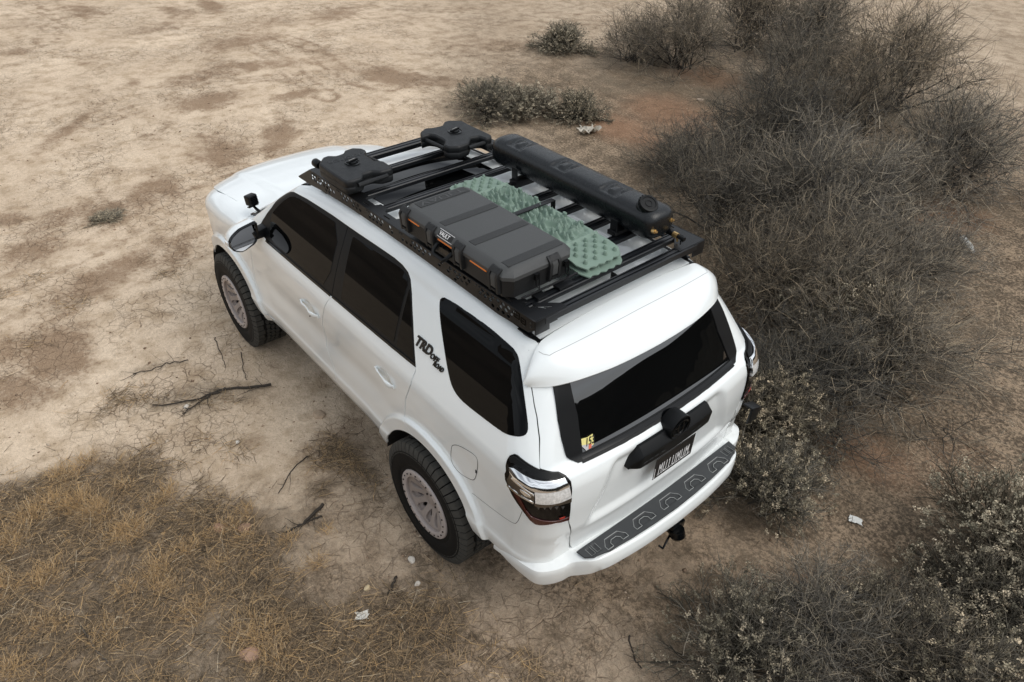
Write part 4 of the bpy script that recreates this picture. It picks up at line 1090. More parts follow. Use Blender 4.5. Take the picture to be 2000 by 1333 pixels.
# tow hitch
mb = MB(); mb.box((-1.00, -.06, .47), (.24, .07, .07)); mb.tube([(-1.12, -.06, .47), (-1.13, -.06, .43), (-1.13, -.06, .40)], [.045, .05, .03], 12)
mb.box((-1.10, -.11, .46), (.03, .06, .05)); mb.tube([(-1.10, -.04, .43), (-1.12, .03, .40), (-1.13, .06, .40), (-1.11, .075, .42)], .007, 8)
mb.build('tow_hitch', M['gloss'], car, bevel=.006)
mb = MB(); mb.box((-.925, -.945, .79), (.07, .11, .012), rotm('X', math.radians(20))); mb.box((-.955, -.93, .74), (.012, .10, .10), rotm('X', math.radians(10)))
mb.build('corner_bracket', M['rack'], car, bevel=.004)
# ---------------------------------------------------------------- mirrors
def mirror_(s):
    def P(y, z, x): return np.array([x, s*y, z])
    out_ = [(1.112, 1.375), (1.104, 1.405), (1.075, 1.435), (1.02, 1.462), (.95, 1.477), (.905, 1.478), (.897, 1.44), (.905, 1.375), (.92, 1.335), (.97, 1.312), (1.03, 1.293), (1.075, 1.305), (1.102, 1.335)]
    out_ = corner_round([(1.108, 1.378), (1.080, 1.418), (1.020, 1.455), (.893, 1.477), (.900, 1.394), (.922, 1.330), (1.036, 1.290), (1.098, 1.325)], [.03, .03, .03, .018, .02, .03, .03, .03], 4); c = np.mean(out_, 0)
    rows = []
    for k, x in ((1.0, 1.985), (1.03, 1.992), (1.035, 2.02), (1.0, 2.07), (.88, 2.11), (.6, 2.14), (.05, 2.15)):
        rows.append([P(c[0]+(a-c[0])*k, c[1]+(b-c[1])*k, x+.03*(a-c[0])*0) for a, b in out_])
    cap_ = rows[1:]
    h_ = grid_obj('side_mirror', np.array(rows[2:]), M['paint'], car, closed_v=True, sharp=60)
    grid_obj('mirror_housing', np.array([[P(c[0]+(a-c[0])*.90, c[1]+(b-c[1])*.90, 1.998) for a, b in out_]]+rows[:3]), M['gloss'], h_, closed_v=True)
    mb = MB(); mb.prism([(c[0]+(a-c[0])*.92, c[1]+(b-c[1])*.92) for a, b in out_], 1.996, 2.03, lambda p, t: P(p[0], p[1], t+(p[1]-c[1])*.28-(p[0]-c[0])*.04+(.012 if t < 2.0 else 0))); mb.build('mirror_glass', M['mirror'], h_)
    mb = MB(); mb.prism([(.83, 1.35), (.92, 1.345), (.93, 1.40), (.83, 1.42)], 1.99, 2.07, lambda p, t: P(p[0], p[1], t)); mb.build('mirror_arm', M['trim'], h_, bevel=.01)
    mb = MB(); mb.box(tuple(P(1.112, 1.37, 2.03)), (.05, .012, .03)); mb.build('turn_signal', M['clear'], h_, bevel=.004)
mirror_(1); mirror_(-1)
# ---------------------------------------------------------------- auxiliary lights on the hood hinges
def ditch(s):
    def P(x, y, z): return np.array([x, s*y, z])
    mb = MB(); R_ = rotm('Z', s*math.radians(14))@rotm('Y', math.radians(8))
    c = P(2.46, .735, 1.415)
    l_ = MB(); l_.box(c, (.062, .078, .078), R_); lo = l_.build('spot_light', M['trim'], car, bevel=.012, seg=3)
    f_ = MB()
    for k in range(6): f_.box(c+R_@np.array([-.036, 0, -.03+.012*k]), (.012, .062, .004), R_)
    f_.build('cooling_fins', M['gloss'], lo)
    mb.tube([c+np.array([-.01, 0, -.045]), P(2.41, .728, 1.355), P(2.37, .722, 1.345), P(2.34, .72, 1.335)], [.010, .012, .014, .016], 8)
    mb.box(P(2.40, .735, 1.312), (.13, .03, .012), R_); mb.box(P(2.345, .725, 1.325), (.04, .02, .05), R_)
    mb.box(c+np.array([-.012, 0, -.045]), (.03, .085, .008), R_)
    mb.build('light_bracket', M['gloss'], lo, bevel=.003)
    b_ = MB()
    for k in (-1, 1): b_.tube([c+R_@np.array([-.03, k*.026, -.02]), c+R_@np.array([-.038, k*.026, -.02])], .004, 8)
    b_.build('bolt', M['chrome'], lo)
ditch(1); ditch(-1)
# ---------------------------------------------------------------- wheels
M['rim2'] = mat('rim_pocket', (.25, .215, .20), .5)
def make_wheel():
    """axis along +Y (outer face at +Y), centre of the hub at the origin"""
    wv = empty('wheel'); setpar(wv, car); yo = 0.0; R0 = .413; W_ = .285
    fn = lambda a, b, t: (a, t, b)
    mb = MB()
    half = [(.222, -.012), (.232, -.004), (.246, .001), (.262, -.001), (.268, .004), (.30, .007), (.335, .006), (.352, .004), (.354, .007), (.362, .006), (.364, .001), (.378, -.006), (.392, -.016), (.401, -.030), (.4035, -.05), (.4045, -.1)]
    prof = half+[(r, -W_-t) for r, t in half[::-1]]
    mb.lathe(prof, 96, fn); tyre = mb.build('tyre', M['rubber'], wv, smooth=True)
    mb = MB(); NB = 50; dq = 2*math.pi/NB
    def block(poly, r0, r1):
        k = len(poly); V = []
        for (q, y) in poly: V.append((r0*math.cos(q), y, r0*math.sin(q)))
        cq = np.mean([p[0] for p in poly]); cy = np.mean([p[1] for p in poly])
        for (q, y) in poly:
            q2 = cq+(q-cq)*.93; y2 = cy+(y-cy)*.93; V.append((r1*math.cos(q2), y2, r1*math.sin(q2)))
        mb.add(V, [tuple(range(k, 2*k))]+[(i, (i+1) % k, k+(i+1) % k, k+i) for i in range(k)])
    for i in range(NB):
        q = i*dq; j = .06*dq*(1 if i % 2 else -1)
        for s, o in ((1, 0), (-1, dq*.5)):
            f = (lambda y: y) if s > 0 else (lambda y: -W_-y)
            a = q+o; L_ = .062+(.010 if i % 2 else 0)
            # shoulder block running down on to the sidewall
            V = []
            for (qq) in (a+.06*dq, a+.90*dq):
                for r, y in ((.348, .0075), (.382, .001), (.4145, -.014), (R0+.0025, -L_), (.398, -L_)): V.append((r*math.cos(qq), f(y), r*math.sin(qq)))
            mb.add(V, [(0, 1, 6, 5), (1, 2, 7, 6), (2, 3, 8, 7), (3, 4, 9, 8), (0, 1, 2, 3, 4), (5, 6, 7, 8, 9)])
        for s, yc in ((0, -.105), (1, -.1425), (2, -.180)):
            o = dq*(.5 if s == 1 else (.15 if s == 0 else .85)); w2 = .017; a = q+o
            zz = .006*(1 if i % 2 else -1)
            block([(a+.05*dq, yc-w2*.5), (a+.25*dq, yc-w2+zz*.3), (a+.72*dq, yc-w2*.9), (a+.92*dq, yc-w2*.3), (a+.90*dq, yc+w2*.8), (a+.55*dq, yc+w2+zz*.3), (a+.18*dq, yc+w2*.85)], .400, R0+.0015)
    mb.build('tread_blocks', M['tread'], tyre)
    # rim: bead ring, barrel and dished centre with eight windows
    def RIM(u, v):
        u = np.asarray(u, float)+0.; v = np.asarray(v, float)+0.; r = np.hypot(u, v)
        return np.stack([u, -(.012+.052*(1-sstep(.045, .185, r)**.8)), v], -1)
    holes = []; small = []
    for k in range(10):
        a = 2*math.pi*(k+.5)/10; p1, p2 = [], []
        for q in np.linspace(0, 2*math.pi, 21)[:-1]:
            rr = .128+.047*math.cos(q); tt = (.0235+.009*math.cos(q))*math.sin(q); p1.append((rr*math.cos(a)-tt*math.sin(a), rr*math.sin(a)+tt*math.cos(a)))
            rr = .108+.028*math.cos(q); tt = .0155*math.sin(q); p2.append((rr*math.cos(a)-tt*math.sin(a), rr*math.sin(a)+tt*math.cos(a)))
        holes.append(p1); small.append(p2)
    circ = [(.193*math.cos(q), .193*math.sin(q)) for q in np.linspace(0, 2*math.pi, 61)[:-1]]
    face = panel('rim', RIM, circ, M['rim'], wv, h=.013, eh=.009, holes=holes, thick=.018)
    panel('pocket_floor', RIM, [(x*.985, y*.985) for x, y in circ], M['rim2'], face, h=.02, eh=.011, holes=small, thick=.012, off=-.0165)
    mb = MB(); mb.lathe([(.193, -.04), (.191, -.012), (.188, -.004), (.189, .006), (.194, .009), (.226, .009), (.233, .005), (.236, -.004), (.234, -.02)], 96, fn); mb.build('bead_ring', mat('rim_ring', (.47, .42, .40), .4, metal=.15), face, smooth=True)
    mb = MB(); mb.lathe([(.234, -.02), (.205, -.06), (.19, -.10), (.19, -.24), (.0001, -.24)], 48, fn); mb.lathe([(.160, -.11), (.160, -.14), (.06, -.135), (.06, -.11), (.160, -.11)], 40, fn); mb.build('brake_disc', M['under'], face)
    mb = MB()
    for k in range(24):
        a = 2*math.pi*k/24; c = np.array([.2115*math.cos(a), .010, .2115*math.sin(a)])
        mb.tube([c, c+[0, .004, 0]], .0055, 6)
    mb.build('ring_bolts', M['bolt'], face)
    mb = MB(); mb.lathe([(.040, -.066), (.038, -.050), (.032, -.046), (.0001, -.045)], 32, fn); mb.build('hub_cap', M['rim'], face, smooth=True)
    mb = MB()
    for k in range(6):
        a = 2*math.pi*k/6; c = np.array([.055*math.cos(a), -.062, .055*math.sin(a)]); mb.tube([c, c+[0, .006, 0]], [.007, .006], 6)
    mb.build('lug_nut', M['bolt'], face)
    return wv
def kids(o): return [c for c in bpy.data.objects if c.parent == o]
def copy_tree(o, parent=None):
    c = o.copy(); COL.objects.link(c); c.parent = parent if parent is not None else o.parent
    for ch in kids(o):
        if ch.name != c.name: copy_tree(ch, c)
    return c
wh = make_wheel()
spots = [(0, .945, 0), (2.79, .945, 0), (0, -.945, math.pi), (2.79, -.945, math.pi)]
steer = [0, math.radians(-1.0), 0, math.radians(-1.0)]
for i, (x, y, rz) in enumerate(spots):
    o = wh if i == 0 else copy_tree(wh, car)
    o.location = (x, y, .412); o.rotation_euler = (0, math.radians(17*i), rz+steer[i])
# ---------------------------------------------------------------- roof rack (bolted to the car)
def rz(x): return 1.946-(x+.56)*.014
RW_ = .612
def PSIDE(u, v): return np.stack([np.asarray(u, float), RW_+0*np.asarray(u, float), np.asarray(v, float)], -1)
rack = MB()
rack.tube([(-.50, -.535, rz(-.5)-.045), (-.50, .535, rz(-.5)-.045)], .009, 8)
for s in (1, -1):
    rack.tube([(x, s*.535, rz(x)-.045) for x in (-.54, .5, 1.56)], .009, 8)
rack = rack.build('roof_rack', M['bar'], car)
lo = [(x, float(Tz(np.array(x), np.array(.6)))+.030) for x in np.linspace(-.50, 1.66, 12)]
pl = [(-.568, rz(-.568)), (-.568, 1.895), (-.52, 1.862)]+lo[1:]+[(1.80, 1.795), (1.815, 1.80), (1.62, rz(1.62)), (.6, rz(.6))]
holes = []
def hexa(x, z, r=.0125, st=1.25): return [(x+st*r*math.cos(math.radians(60*k+30)), z+r*math.sin(math.radians(60*k+30))) for k in range(6)]
rnd = random.Random(3)
bolts = []
for c0 in (-.30, .05, .40, .75, 1.10, 1.42):
    for i in range(-3, 4):
        for j in (0, 1, 2):
            x = c0+.040*i+(.020 if j % 2 else 0); zc = rz(x)-.022-j*.0245
            lim = float(Tz(np.array(x), np.array(.6)))+.047
            if zc > lim and rnd.random() < .86 and abs(i) < 4-(j > 1): holes.append(hexa(x, zc, .0118, 1.2))
    bolts += [(c0+.150, rz(c0)-.018), (c0+.172, rz(c0)-.018)]
for k in range(8):
    x = 1.50+.032*(k % 4); zc = rz(x)-.030-.024*(k//4); holes.append(hexa(x, zc, .0112, 1.2)) if x > 1.535 or k > 3 else None
for mi in (False, True):
    pz = panel('side_plate', PSIDE, pl, M['rack'], rack, h=.06, eh=.05, holes=holes, thick=.004, mirror=mi)
    mb = MB()
    for (x, z) in bolts+[(-.545, 1.925), (-.545, 1.903), (-.50, 1.885), (-.40, 1.905), (-.42, 1.93)]:
        s = -1 if mi else 1; mb.tube([(x, s*RW_, z), (x, s*(RW_+.004), z)], .0045, 8)
    mb.build('bolt_row', M['pad'], pz)
    # emblem cut into the rear end of the plate
    mb = MB(); s = -1 if mi else 1
    for (x0, z0, w_, h_) in ((-.445, 1.915, .034, .032), (-.49, 1.905, .03, .028)):
        for dx, dz, a, b_ in ((-w_/2, 0, .004, h_), (w_/2, 0, .004, h_), (0, h_/2, w_, .004), (0, -h_/2, w_, .004), (0, 0, w_*.5, .004)): mb.box((x0+dx, s*(RW_+.001), z0+dz), (a, .003, b_))
    mb.build('plate_emblem', M['gloss'], pz)
BARS = [1.600, 1.345, 1.090, .868, .640, .410, .180, -.050, -.245, -.428, -.548]
# top flange with slots and tabs
def TF(u, v): u = np.asarray(u, float); return np.stack([u, -np.asarray(v, float), rz(u)+0*u+.0005], -1)
fl = [(-.568, -.612), (1.62, -.612), (1.63, -.545)]
inner = []
for x in BARS:
    inner += [(x+.050, -.552), (x+.040, -.520), (x-.040, -.520), (x-.050, -.552)]
fl = fl+[p for p in inner if p[0] < 1.62 and p[0] > -.50]+[(-.40, -.552), (-.43, -.53), (-.53, -.41), (-.568, -.41)]
sl = []
for k in range(len(BARS)-2):
    c = (BARS[k]+BARS[k+1])/2-.01; sl.append(corner_round([(c-.032, -.590), (c+.032, -.590), (c+.032, -.577), (c-.032, -.577)], .004, 3))
for o in (0, .028): sl.append([(-.440-o, -.560+o*.5), (-.435-o, -.552+o*.5), (-.515-o*.3, -.478+o*1.1-.012), (-.52-o*.3, -.486+o*1.1-.012)])
for mi in (False, True):
    panel('top_flange', TF, fl, M['rack'], rack, h=.08, eh=.06, holes=sl, thick=.004, mirror=not mi)
# crossbars: extrusions with three ridges and open slots
prof = [(-.030, -.026), (-.030, -.004), (-.026, 0), (-.019, 0), (-.018, -.006), (-.011, -.006), (-.010, 0), (-.004, .001), (.004, .001), (.010, 0), (.011, -.006), (.018, -.006), (.019, 0), (.026, 0), (.030, -.004), (.030, -.026)]
for k, x in enumerate(BARS):
    mb = MB(); W2 = .548 if k else .600; f_ = .95 if k else 1.25
    mb.prism(prof, -W2, W2, lambda p, t: (x+p[0]*f_, t, rz(x)-.003+p[1]*(1.0 if k not in (0, 10) else 1.35)))
    mb.build('crossbar', M['bar'], rack)
for s in (1, -1):
    mb = MB(); mb.box((-.572, s*.565, 1.905), (.006, .09, .078)); mb.box((-.572, s*.50, 1.92), (.005, .06, .045)); mb.build('end_bracket', M['rack'], rack, bevel=.002)
    for x in (-.47, .02, .55, 1.1, 1.52):
        mb = MB(); zt = float(Tz(np.array(x), np.array(DITCH))); mb.box((x, s*(DITCH+.005), zt+.025), (.07, .012, .05)); mb.box((x, s*(DITCH+.012), zt+.006), (.09, .03, .008)); mb.build('mounting_foot', M['rack'], rack, bevel=.002)
mb = MB(); zc = float(Tz(np.array(-.46), np.array(.03)))
mb.box((-.475, .02, zc+.03), (.004, .13, .056)); mb.box((-.455, .02, zc+.006), (.05, .13, .004)); mb.box((-.45, -.045, zc+.03), (.05, .004, .05)); mb.build('centre_support', M['rack'], rack)
# ---------------------------------------------------------------- fuel packs
M['jerry'] = mat('fuel_plastic', (.0095, .0105, .0115), .48, noise=.12, nscale=30, bump=.5, bscale=260, spec=.35)
def fuel_pack(px, label, mirror_text=False, cap_xy=None, spout=None, txt=True, grips=()):
    zt, zb_ = 2.045, 1.957
    pl = [plane_pt(u, v, 2, zt)[:2] for u, v in px]; c = np.mean(pl, 0)
    root = empty('fuel_container', (c[0], c[1], zb_)); tag(root, label, 'fuel can', 'black plastic fuel packs on the front of the roof rack')
    L2 = lambda p, z: (p[0]-c[0], p[1]-c[1], z-zb_)
    pl2 = corner_round([tuple(p) for p in pl], .010, 2)
    rows = []
    def shrink(k, d):   # offset towards the middle by a distance
        P = np.array(pl2); n_ = len(P); t = np.roll(P, -1, 0)-np.roll(P, 1, 0); t /= np.linalg.norm(t, axis=1, keepdims=True)+1e-9; nn = np.stack([-t[:, 1], t[:, 0]], 1)
        A = .5*np.sum(P[:, 0]*np.roll(P[:, 1], -1)-np.roll(P[:, 0], -1)*P[:, 1]); nn = nn*np.sign(A); return P+nn*d
    for z, d in ((zb_, .010), (zb_+.008, .001), (zb_+.04, 0), (zb_+.042, .002), (zb_+.048, .002), (zb_+.050, 0), (zt-.012, 0), (zt-.004, .004), (zt, .012)):
        rows.append([L2(q, z) for q in shrink(0, d)])
    rows = np.array(rows)
    top = rows[-1]; body = grid_obj('tank_body', rows, M['jerry'], root, closed_v=True, sharp=50)
    me = body.data
    # flat lid as its own triangulated face with the embossed lettering on it
    TP = lambda u, v: np.stack([np.asarray(u, float), -np.asarray(v, float), zt-zb_+0*np.asarray(u, float)], -1)
    lid = panel('top_face', TP, [(q[0], -q[1]) for q in top[::-1]], M['jerry'], body, h=.04, eh=.05, off=-.0003, thick=.004)
    k = np.array(cap_xy)-c
    mb = MB(); mb.lathe([(.050, .004), (.047, .0055), (.043, .002), (.0001, .001)], 28, lambda a, b_, t: (k[0]+a*1.1, k[1]+b_*.9, zt-zb_+t)); mb.build('cap_recess', M['gloss'], body)
    mb = MB(); mb.lathe([(.026, .0), (.026, .006), (.018, .009), (.0001, .009)], 20, lambda a, b_, t: (k[0]+a, k[1]+b_, zt-zb_+t)); kn = mb.build('mount_knob', M['trim'], root, smooth=True)
    mb = MB(); mb.box((k[0], k[1], zt-zb_+.013), (.016, .085, .012), rotm('Z', .25)); mb.build('knob_handle', M['trim'], kn, bevel=.004)
    mb = MB(); mb.box((k[0], k[1], zt-zb_+.0205), (.006, .050, .003), rotm('Z', .25)); mb.build('handle_insert', M['galv'], kn)
    for (u0, v0), (u1, v1) in grips:
        a = plane_pt(u0, v0, 2, 2.012)-[c[0], c[1], zb_]; b_ = plane_pt(u1, v1, 2, 2.012)-[c[0], c[1], zb_]
        mb = MB(); mb.tube([a, a+(b_-a)*.5, b_], .013, 8); mb.build('grip_bar', M['jerry'], root, smooth=True)
    if spout is not None:
        q = plane_pt(spout[0], spout[1], 2, 2.0)[:2]-c
        mb = MB(); mb.lathe([(.0001, .032), (.024, .032), (.027, .026), (.027, -.02), (.02, -.03)], 20, lambda a, b_, t: (q[0]+t, q[1]+a, .045+b_)); mb.build('spout_cap', M['trim'], root, smooth=True)
    if txt:
        text_on('embossed_text', 'ROTOPAX', .052, TP, k[0]+.085, -(k[1]-.015), M['gloss'], body, ang=math.radians(90), off=.0006, depth=.0006, du=1, bold=1.1)
    return root
M['galv'] = mat('bare_metal', (.36, .35, .33), .35, metal=.8, noise=.3, nscale=40)
fuel_pack([(622, 320), (630, 307), (640, 303.5), (656, 304), (670, 299), (672.5, 293.5), (688, 288.5), (706, 289), (715, 293), (714, 302), (731, 313), (749, 314), (766, 325), (766, 329), (760, 331), (744, 335), (725, 334), (709, 339), (707, 347), (690, 353), (676, 355), (670, 353), (640, 333)],
          'black plastic fuel pack with ribbed spout cap on the near front corner of the rack', cap_xy=plane_pt(688, 318, 2, 2.045)[:2], spout=(620, 321), grips=[((700, 362), (757, 343)), ((719, 308), (756, 326))])
fuel_pack([(820.5, 257.5), (830, 250), (845, 249), (863, 245), (867.5, 237), (876, 235), (902.5, 235), (908, 238), (915, 242), (960, 263), (960, 268), (950, 271), (936, 266), (920, 268), (915, 280), (897, 286.5), (875, 287), (866, 283), (869, 274), (850, 264), (838, 262), (822, 267)],
          'black plastic fuel pack on the far front corner of the rack beside the long tank', cap_xy=plane_pt(888, 257, 2, 2.045)[:2], txt=False, grips=[((828, 272), (868, 290)), ((916, 289), (955, 276))])
# ---------------------------------------------------------------- hard case
M['case'] = mat('case_shell', (.062, .064, .064), .55, noise=.12, nscale=9, bump=.5, bscale=420, spec=.4)
M['case2'] = mat('case_panel', (.0135, .014, .0145), .55, bump=.5, bscale=420, spec=.4)
M['case3'] = mat('case_stripe', (.032, .033, .0335), .6, bump=.5, bscale=420, spec=.35)
X0, X1, Y0, Y1, Z0, ZM, Z1 = -.390, .512, .192, .628, 1.957, 2.060, 2.120
cr_ = empty('hard_case', ((X0+X1)/2, (Y0+Y1)/2, Z0)); tag(cr_, 'long dark grey hard case with orange seal, latches and white label on the rack', 'case')
def oc(x0, x1, y0, y1, c): return [(x0+c, y0), (x1-c, y0), (x1, y0+c), (x1, y1-c), (x1-c, y1), (x0+c, y1), (x0, y1-c), (x0, y0+c)]
def cloc(P): return np.array(P, float)-np.array([(X0+X1)/2, (Y0+Y1)/2, Z0])
def case_rows(L_):
    return np.array([[cloc((a, b, z)) for a, b in oc(X0+d, X1-d, Y0+d, Y1-d, c)] for z, d, c in L_])
g1_ = case_rows([(Z0, .022, .04), (Z0+.006, .014, .04), (ZM-.004, .006, .04), (ZM-.002, .008, .04)]); lower = grid_obj('case_base', g1_, M['case2'], cr_, closed_v=True, caps=True, sharp=25)
g2_ = case_rows([(ZM+.001, .004, .04), (ZM+.003, 0, .04), (ZM+.022, 0, .04), (Z1-.010, .022, .035), (Z1-.002, .034, .03), (Z1, .040, .03)]); lid = grid_obj('case_lid', g2_, M['case'], cr_, closed_v=True, caps=True, sharp=25)
# panels and stripes on the lid
def lidp(x0, x1, y0, y1, nm='lid_stripe'):
    mb = MB(); mb.box(cloc(((x0+x1)/2, (y0+y1)/2, Z1+.0012)), (x1-x0, y1-y0, .003)); return mb.build(nm, M['case3'], lid, bevel=.0012)
def xat(u, v): return plane_pt(u, v, 2, Z1)[0]
xs_ = [(xat(858, 432)+xat(960, 395))/2, (xat(922, 468)+xat(1025, 428))/2]
for xc in (.186, -.062): lidp(xc-.026, xc+.026, Y0+.045, Y1-.045)
lidp(X1-.112, X1-.048, Y0+.05, Y1-.06); lidp(X0+.045, X0+.100, Y0+.045, Y1-.045)
TPC = lambda u, v: np.stack([np.asarray(u, float), -np.asarray(v, float), Z1-Z0+.003+0*np.asarray(u, float)], -1)
text_on('embossed_text', 'VAULT', .058, TPC, X1-.080-(X0+X1)/2, 0.0, M['case'], lid, ang=math.radians(90), off=.0005, depth=.0008, du=1, bold=1.6)
# gasket
for xa, xb in ((.335, .445), (.045, .165), (-.235, -.105)):
    mb = MB(); mb.box(cloc(((xa+xb)/2, Y1-.001, ZM)), (xb-xa, .008, .007)); mb.build('orange_seal', M['orange'], cr_, bevel=.002)
# label on the sloping edge of the lid
lp0, lp1 = cloc((.11, Y1-.003, ZM+.024)), cloc((.11, Y1-.021, Z1-.013)); up_ = (lp1-lp0); up_ = up_/np.linalg.norm(up_); nn_ = np.cross(up_, [1., 0, 0]); nn_ = nn_*np.sign(nn_[1])
mid = (lp0+lp1)/2
def LBL(u, v):
    u = np.asarray(u, float)*1.; v = np.asarray(v, float)*1.; return mid+u[..., None]*np.array([1., 0, 0])+v[..., None]*up_
lb_ = panel('label', LBL, [(-.062, -.020), (.062, -.020), (.062, .020), (-.062, .020)], M['white'], lid, h=.05, off=.0008, thick=.0015)
panel('label_field', LBL, [(-.0565, -.0145), (.0565, -.0145), (.0565, .0145), (-.0565, .0145)], M['case2'], lb_, h=.05, off=.0016, thick=.001)
text_on('label_text', 'VAULT', .030, LBL, .010, .0, M['white'], lb_, du=-1, fit=.082, fat=.0008, shear=.15, off=.0022, depth=.0002)
# latches
def latch(P, ax, sc=1.):
    """ax: outward direction 'Y' (near side) or 'X' (rear end)"""
    o = np.array([0, 1., 0]) if ax == 'Y' else np.array([-1., 0, 0]); s_ = np.array([1., 0, 0]) if ax == 'Y' else np.array([0, 1., 0])
    P = cloc(P); U = np.array([0, 0, 1.])
    def pt(a, h, d): return P+s_*a+U*h+o*d
    def pr(poly, a0, a1): mb.prism(poly, a0, a1, lambda p, t: pt(t, p[0], p[1]))
    mb = MB(); pr([(-.085, -.01), (-.085, .010), (.01, .018), (.030, .008), (.046, -.012), (.046, -.03), (-.085, -.03)], -.036, -.020); pr([(-.085, -.01), (-.085, .010), (.01, .018), (.030, .008), (.046, -.012), (.046, -.03), (-.085, -.03)], .020, .036)
    pr([(.020, .004), (.026, .012), (.047, -.010), (.044, -.02)], -.022, .022)
    l_ = mb.build('latch', M['case2'], cr_, bevel=.0015)
    mb = MB(); pr([(-.060, -.005), (-.055, .012), (.004, .016), (.026, .004), (.02, -.01)], -.017, .017); mb.build('latch_clip', M['case'], l_, bevel=.002)
    mb = MB(); pr([(-.078, .0), (-.078, .010), (-.066, .012), (-.066, .0)], -.017, .017); mb.build('latch_foot', M['case2'], l_)
for x in (.470, .232, -.010, -.295): latch((x, Y1-.002, ZM+.004), 'Y')
latch((X0+.002, .335, ZM+.004), 'X')
# padlock hasps on the rear end
for y in (.455, .265):
    mb = MB(); P = cloc((X0-.012, y, 0)); P[2] = 2.035-Z0
    for dz in (.025, .012, 0): mb.box(P+[0, 0, dz], (.014, .030, .006))
    mb.tube([P+[-.004, -.010, .03], P+[-.008, -.010, -.03], P+[-.02, 0, -.05], P+[-.008, .010, -.03], P+[-.004, .010, .03]], .004, 6)
    mb.build('hinge_lock', M['trim'], cr_)
# handle
mb = MB(); hx0, hx1 = .045, .170
mb.tube([cloc((hx1, Y1, 2.030)), cloc((hx1-.005, Y1+.030, 2.010)), cloc((hx1-.02, Y1+.045, 1.995)), cloc((hx0+.02, Y1+.045, 1.995)), cloc((hx0+.005, Y1+.030, 2.010)), cloc((hx0, Y1, 2.030))], .011, 8)
mb.build('carry_handle', M['trim'], cr_, smooth=True)
mb = MB(); mb.box(cloc(((hx0+hx1)/2, Y1-.004, 2.02)), (.09, .012, .05)); mb.build('handle_recess', M['gloss'], cr_)
# mounting rail in front of the case's rear end, on the bar
mb = MB(); mb.tube([(-.418, .20, 1.975), (-.418, .56, 1.975)], .006, 8); mb.box((-.43, .30, 1.955), (.05, .10, .012)); mb.box((-.43, .46, 1.955), (.05, .06, .012)); mb.build('tie_down_rail', M['rack'], rack)
# ---------------------------------------------------------------- traction boards
M['sage'] = mat('sage_plastic', (.195, .272, .222), .55, noise=.15, nscale=18, bump=.3, bscale=200, spec=.35)
def board(z0, dx, dy, label, seed):
    bx0, bx1, by0, by1 = -.436+dx, .735+dx, -.125+dy, .180+dy
    cx, cy = (bx0+bx1)/2, (by0+by1)/2
    root = empty('traction_board', (cx, cy, z0)); tag(root, label, 'traction board', 'sage green traction boards stacked on the rack')
    hx, hy = (bx1-bx0)/2, (by1-by0)/2
    pl = []
    for k in range(10):      # toothed rear end
        y = hy*.80-2*hy*.80*k/9; pl.append((-hx-.012*(1-(y/hy)**2)+(.012 if k % 2 else 0), -y))
    pl += [(-hx+.05, hy*.98), (-hx*.5, hy), (hx*.5, hy), (hx-.06, hy*.97)]
    for k in range(10):
        y = -hy*.80+2*hy*.80*k/9; pl.append((hx+.012*(1-(y/hy)**2)-(.012 if k % 2 else 0), -y))
    pl += [(hx-.06, -hy*.97), (hx*.5, -hy), (-hx*.5, -hy), (-hx+.05, -hy*.98)]
    B = lambda u, v: np.stack([np.asarray(u, float), -np.asarray(v, float), 0*np.asarray(u, float)], -1)
    def rel(u, v):
        m_ = 1-sstep(.33, .37, np.abs(u)); e = np.abs(v)/hy
        ridge = np.abs(((u*11+.9*np.sin(v*38+u*9)+.4*fbm(u*9+seed, v*9, 3)) % 1)-.5)*2
        rid2 = np.abs(((v*24+.6*np.sin(u*40)+1.2*fbm(u*14, v*14+seed, 3)) % 1)-.5)*2
        h_ = -.006+.060*ridge**1.3*(.15+.85*rid2)
        h_ = h_*(1-sstep(.80, .90, e))+.010*sstep(.80, .90, e)
        flat_ = .004+.030*(1-sstep(.30, .58, np.abs(u)))*0+.004*fbm(u*20, v*20, 2)
        bar_ = .014*np.exp(-((np.abs(u)-.375)/.008)**2)
        return h_*m_+flat_*(1-m_)+bar_-.030*sstep(.40, .60, np.abs(u))**2*.6
    bo = panel('board_body', B, pl[::-1], M['sage'], root, h=.0068, eh=.012, off=rel, thick=.008)
    mb = MB()
    for s in (-1, 1):
        for i in range(5):
            for j in range(4):
                x = s*(.405+.036*i); y = (j-1.5)*.070+(.03 if i % 2 else -.005)
                if abs(y) > hy*.88 or abs(x) > hx-.015: continue
                z = float(rel(np.array([x]), np.array([-y]))[0]); mb.lathe([(.0125, z-.002), (.010, z+.012), (.006, z+.021), (.0001, z+.022)], 7, lambda a, b_, t: (x+a, y+b_, t))
    for s in (-1, 1):
        for x in (-.27, -.14, .10, .24):
            z = .010; mb.lathe([(.018, z-.006), (.014, z+.022), (.010, z+.026), (.0001, z+.02)], 6, lambda a, b_, t: (x+a*1.2, s*hy*.90+b_*.7, t))
    mb.build('grip_studs', M['sage'], bo)
    return root
board(1.966, -.022, .004, 'lower of the two sage green traction boards, mostly hidden under the upper one', 3)
board(2.000, 0, 0, 'upper sage green studded traction board lying between the grey case and the black tank', 11)
mb = MB(); mb.box((.165, .02, 2.034), (.035, .36, .006)); mb.box((.165, -.165, 1.99), (.035, .006, .09)); mb.build('board_strap', M['rack'], rack, bevel=.002)
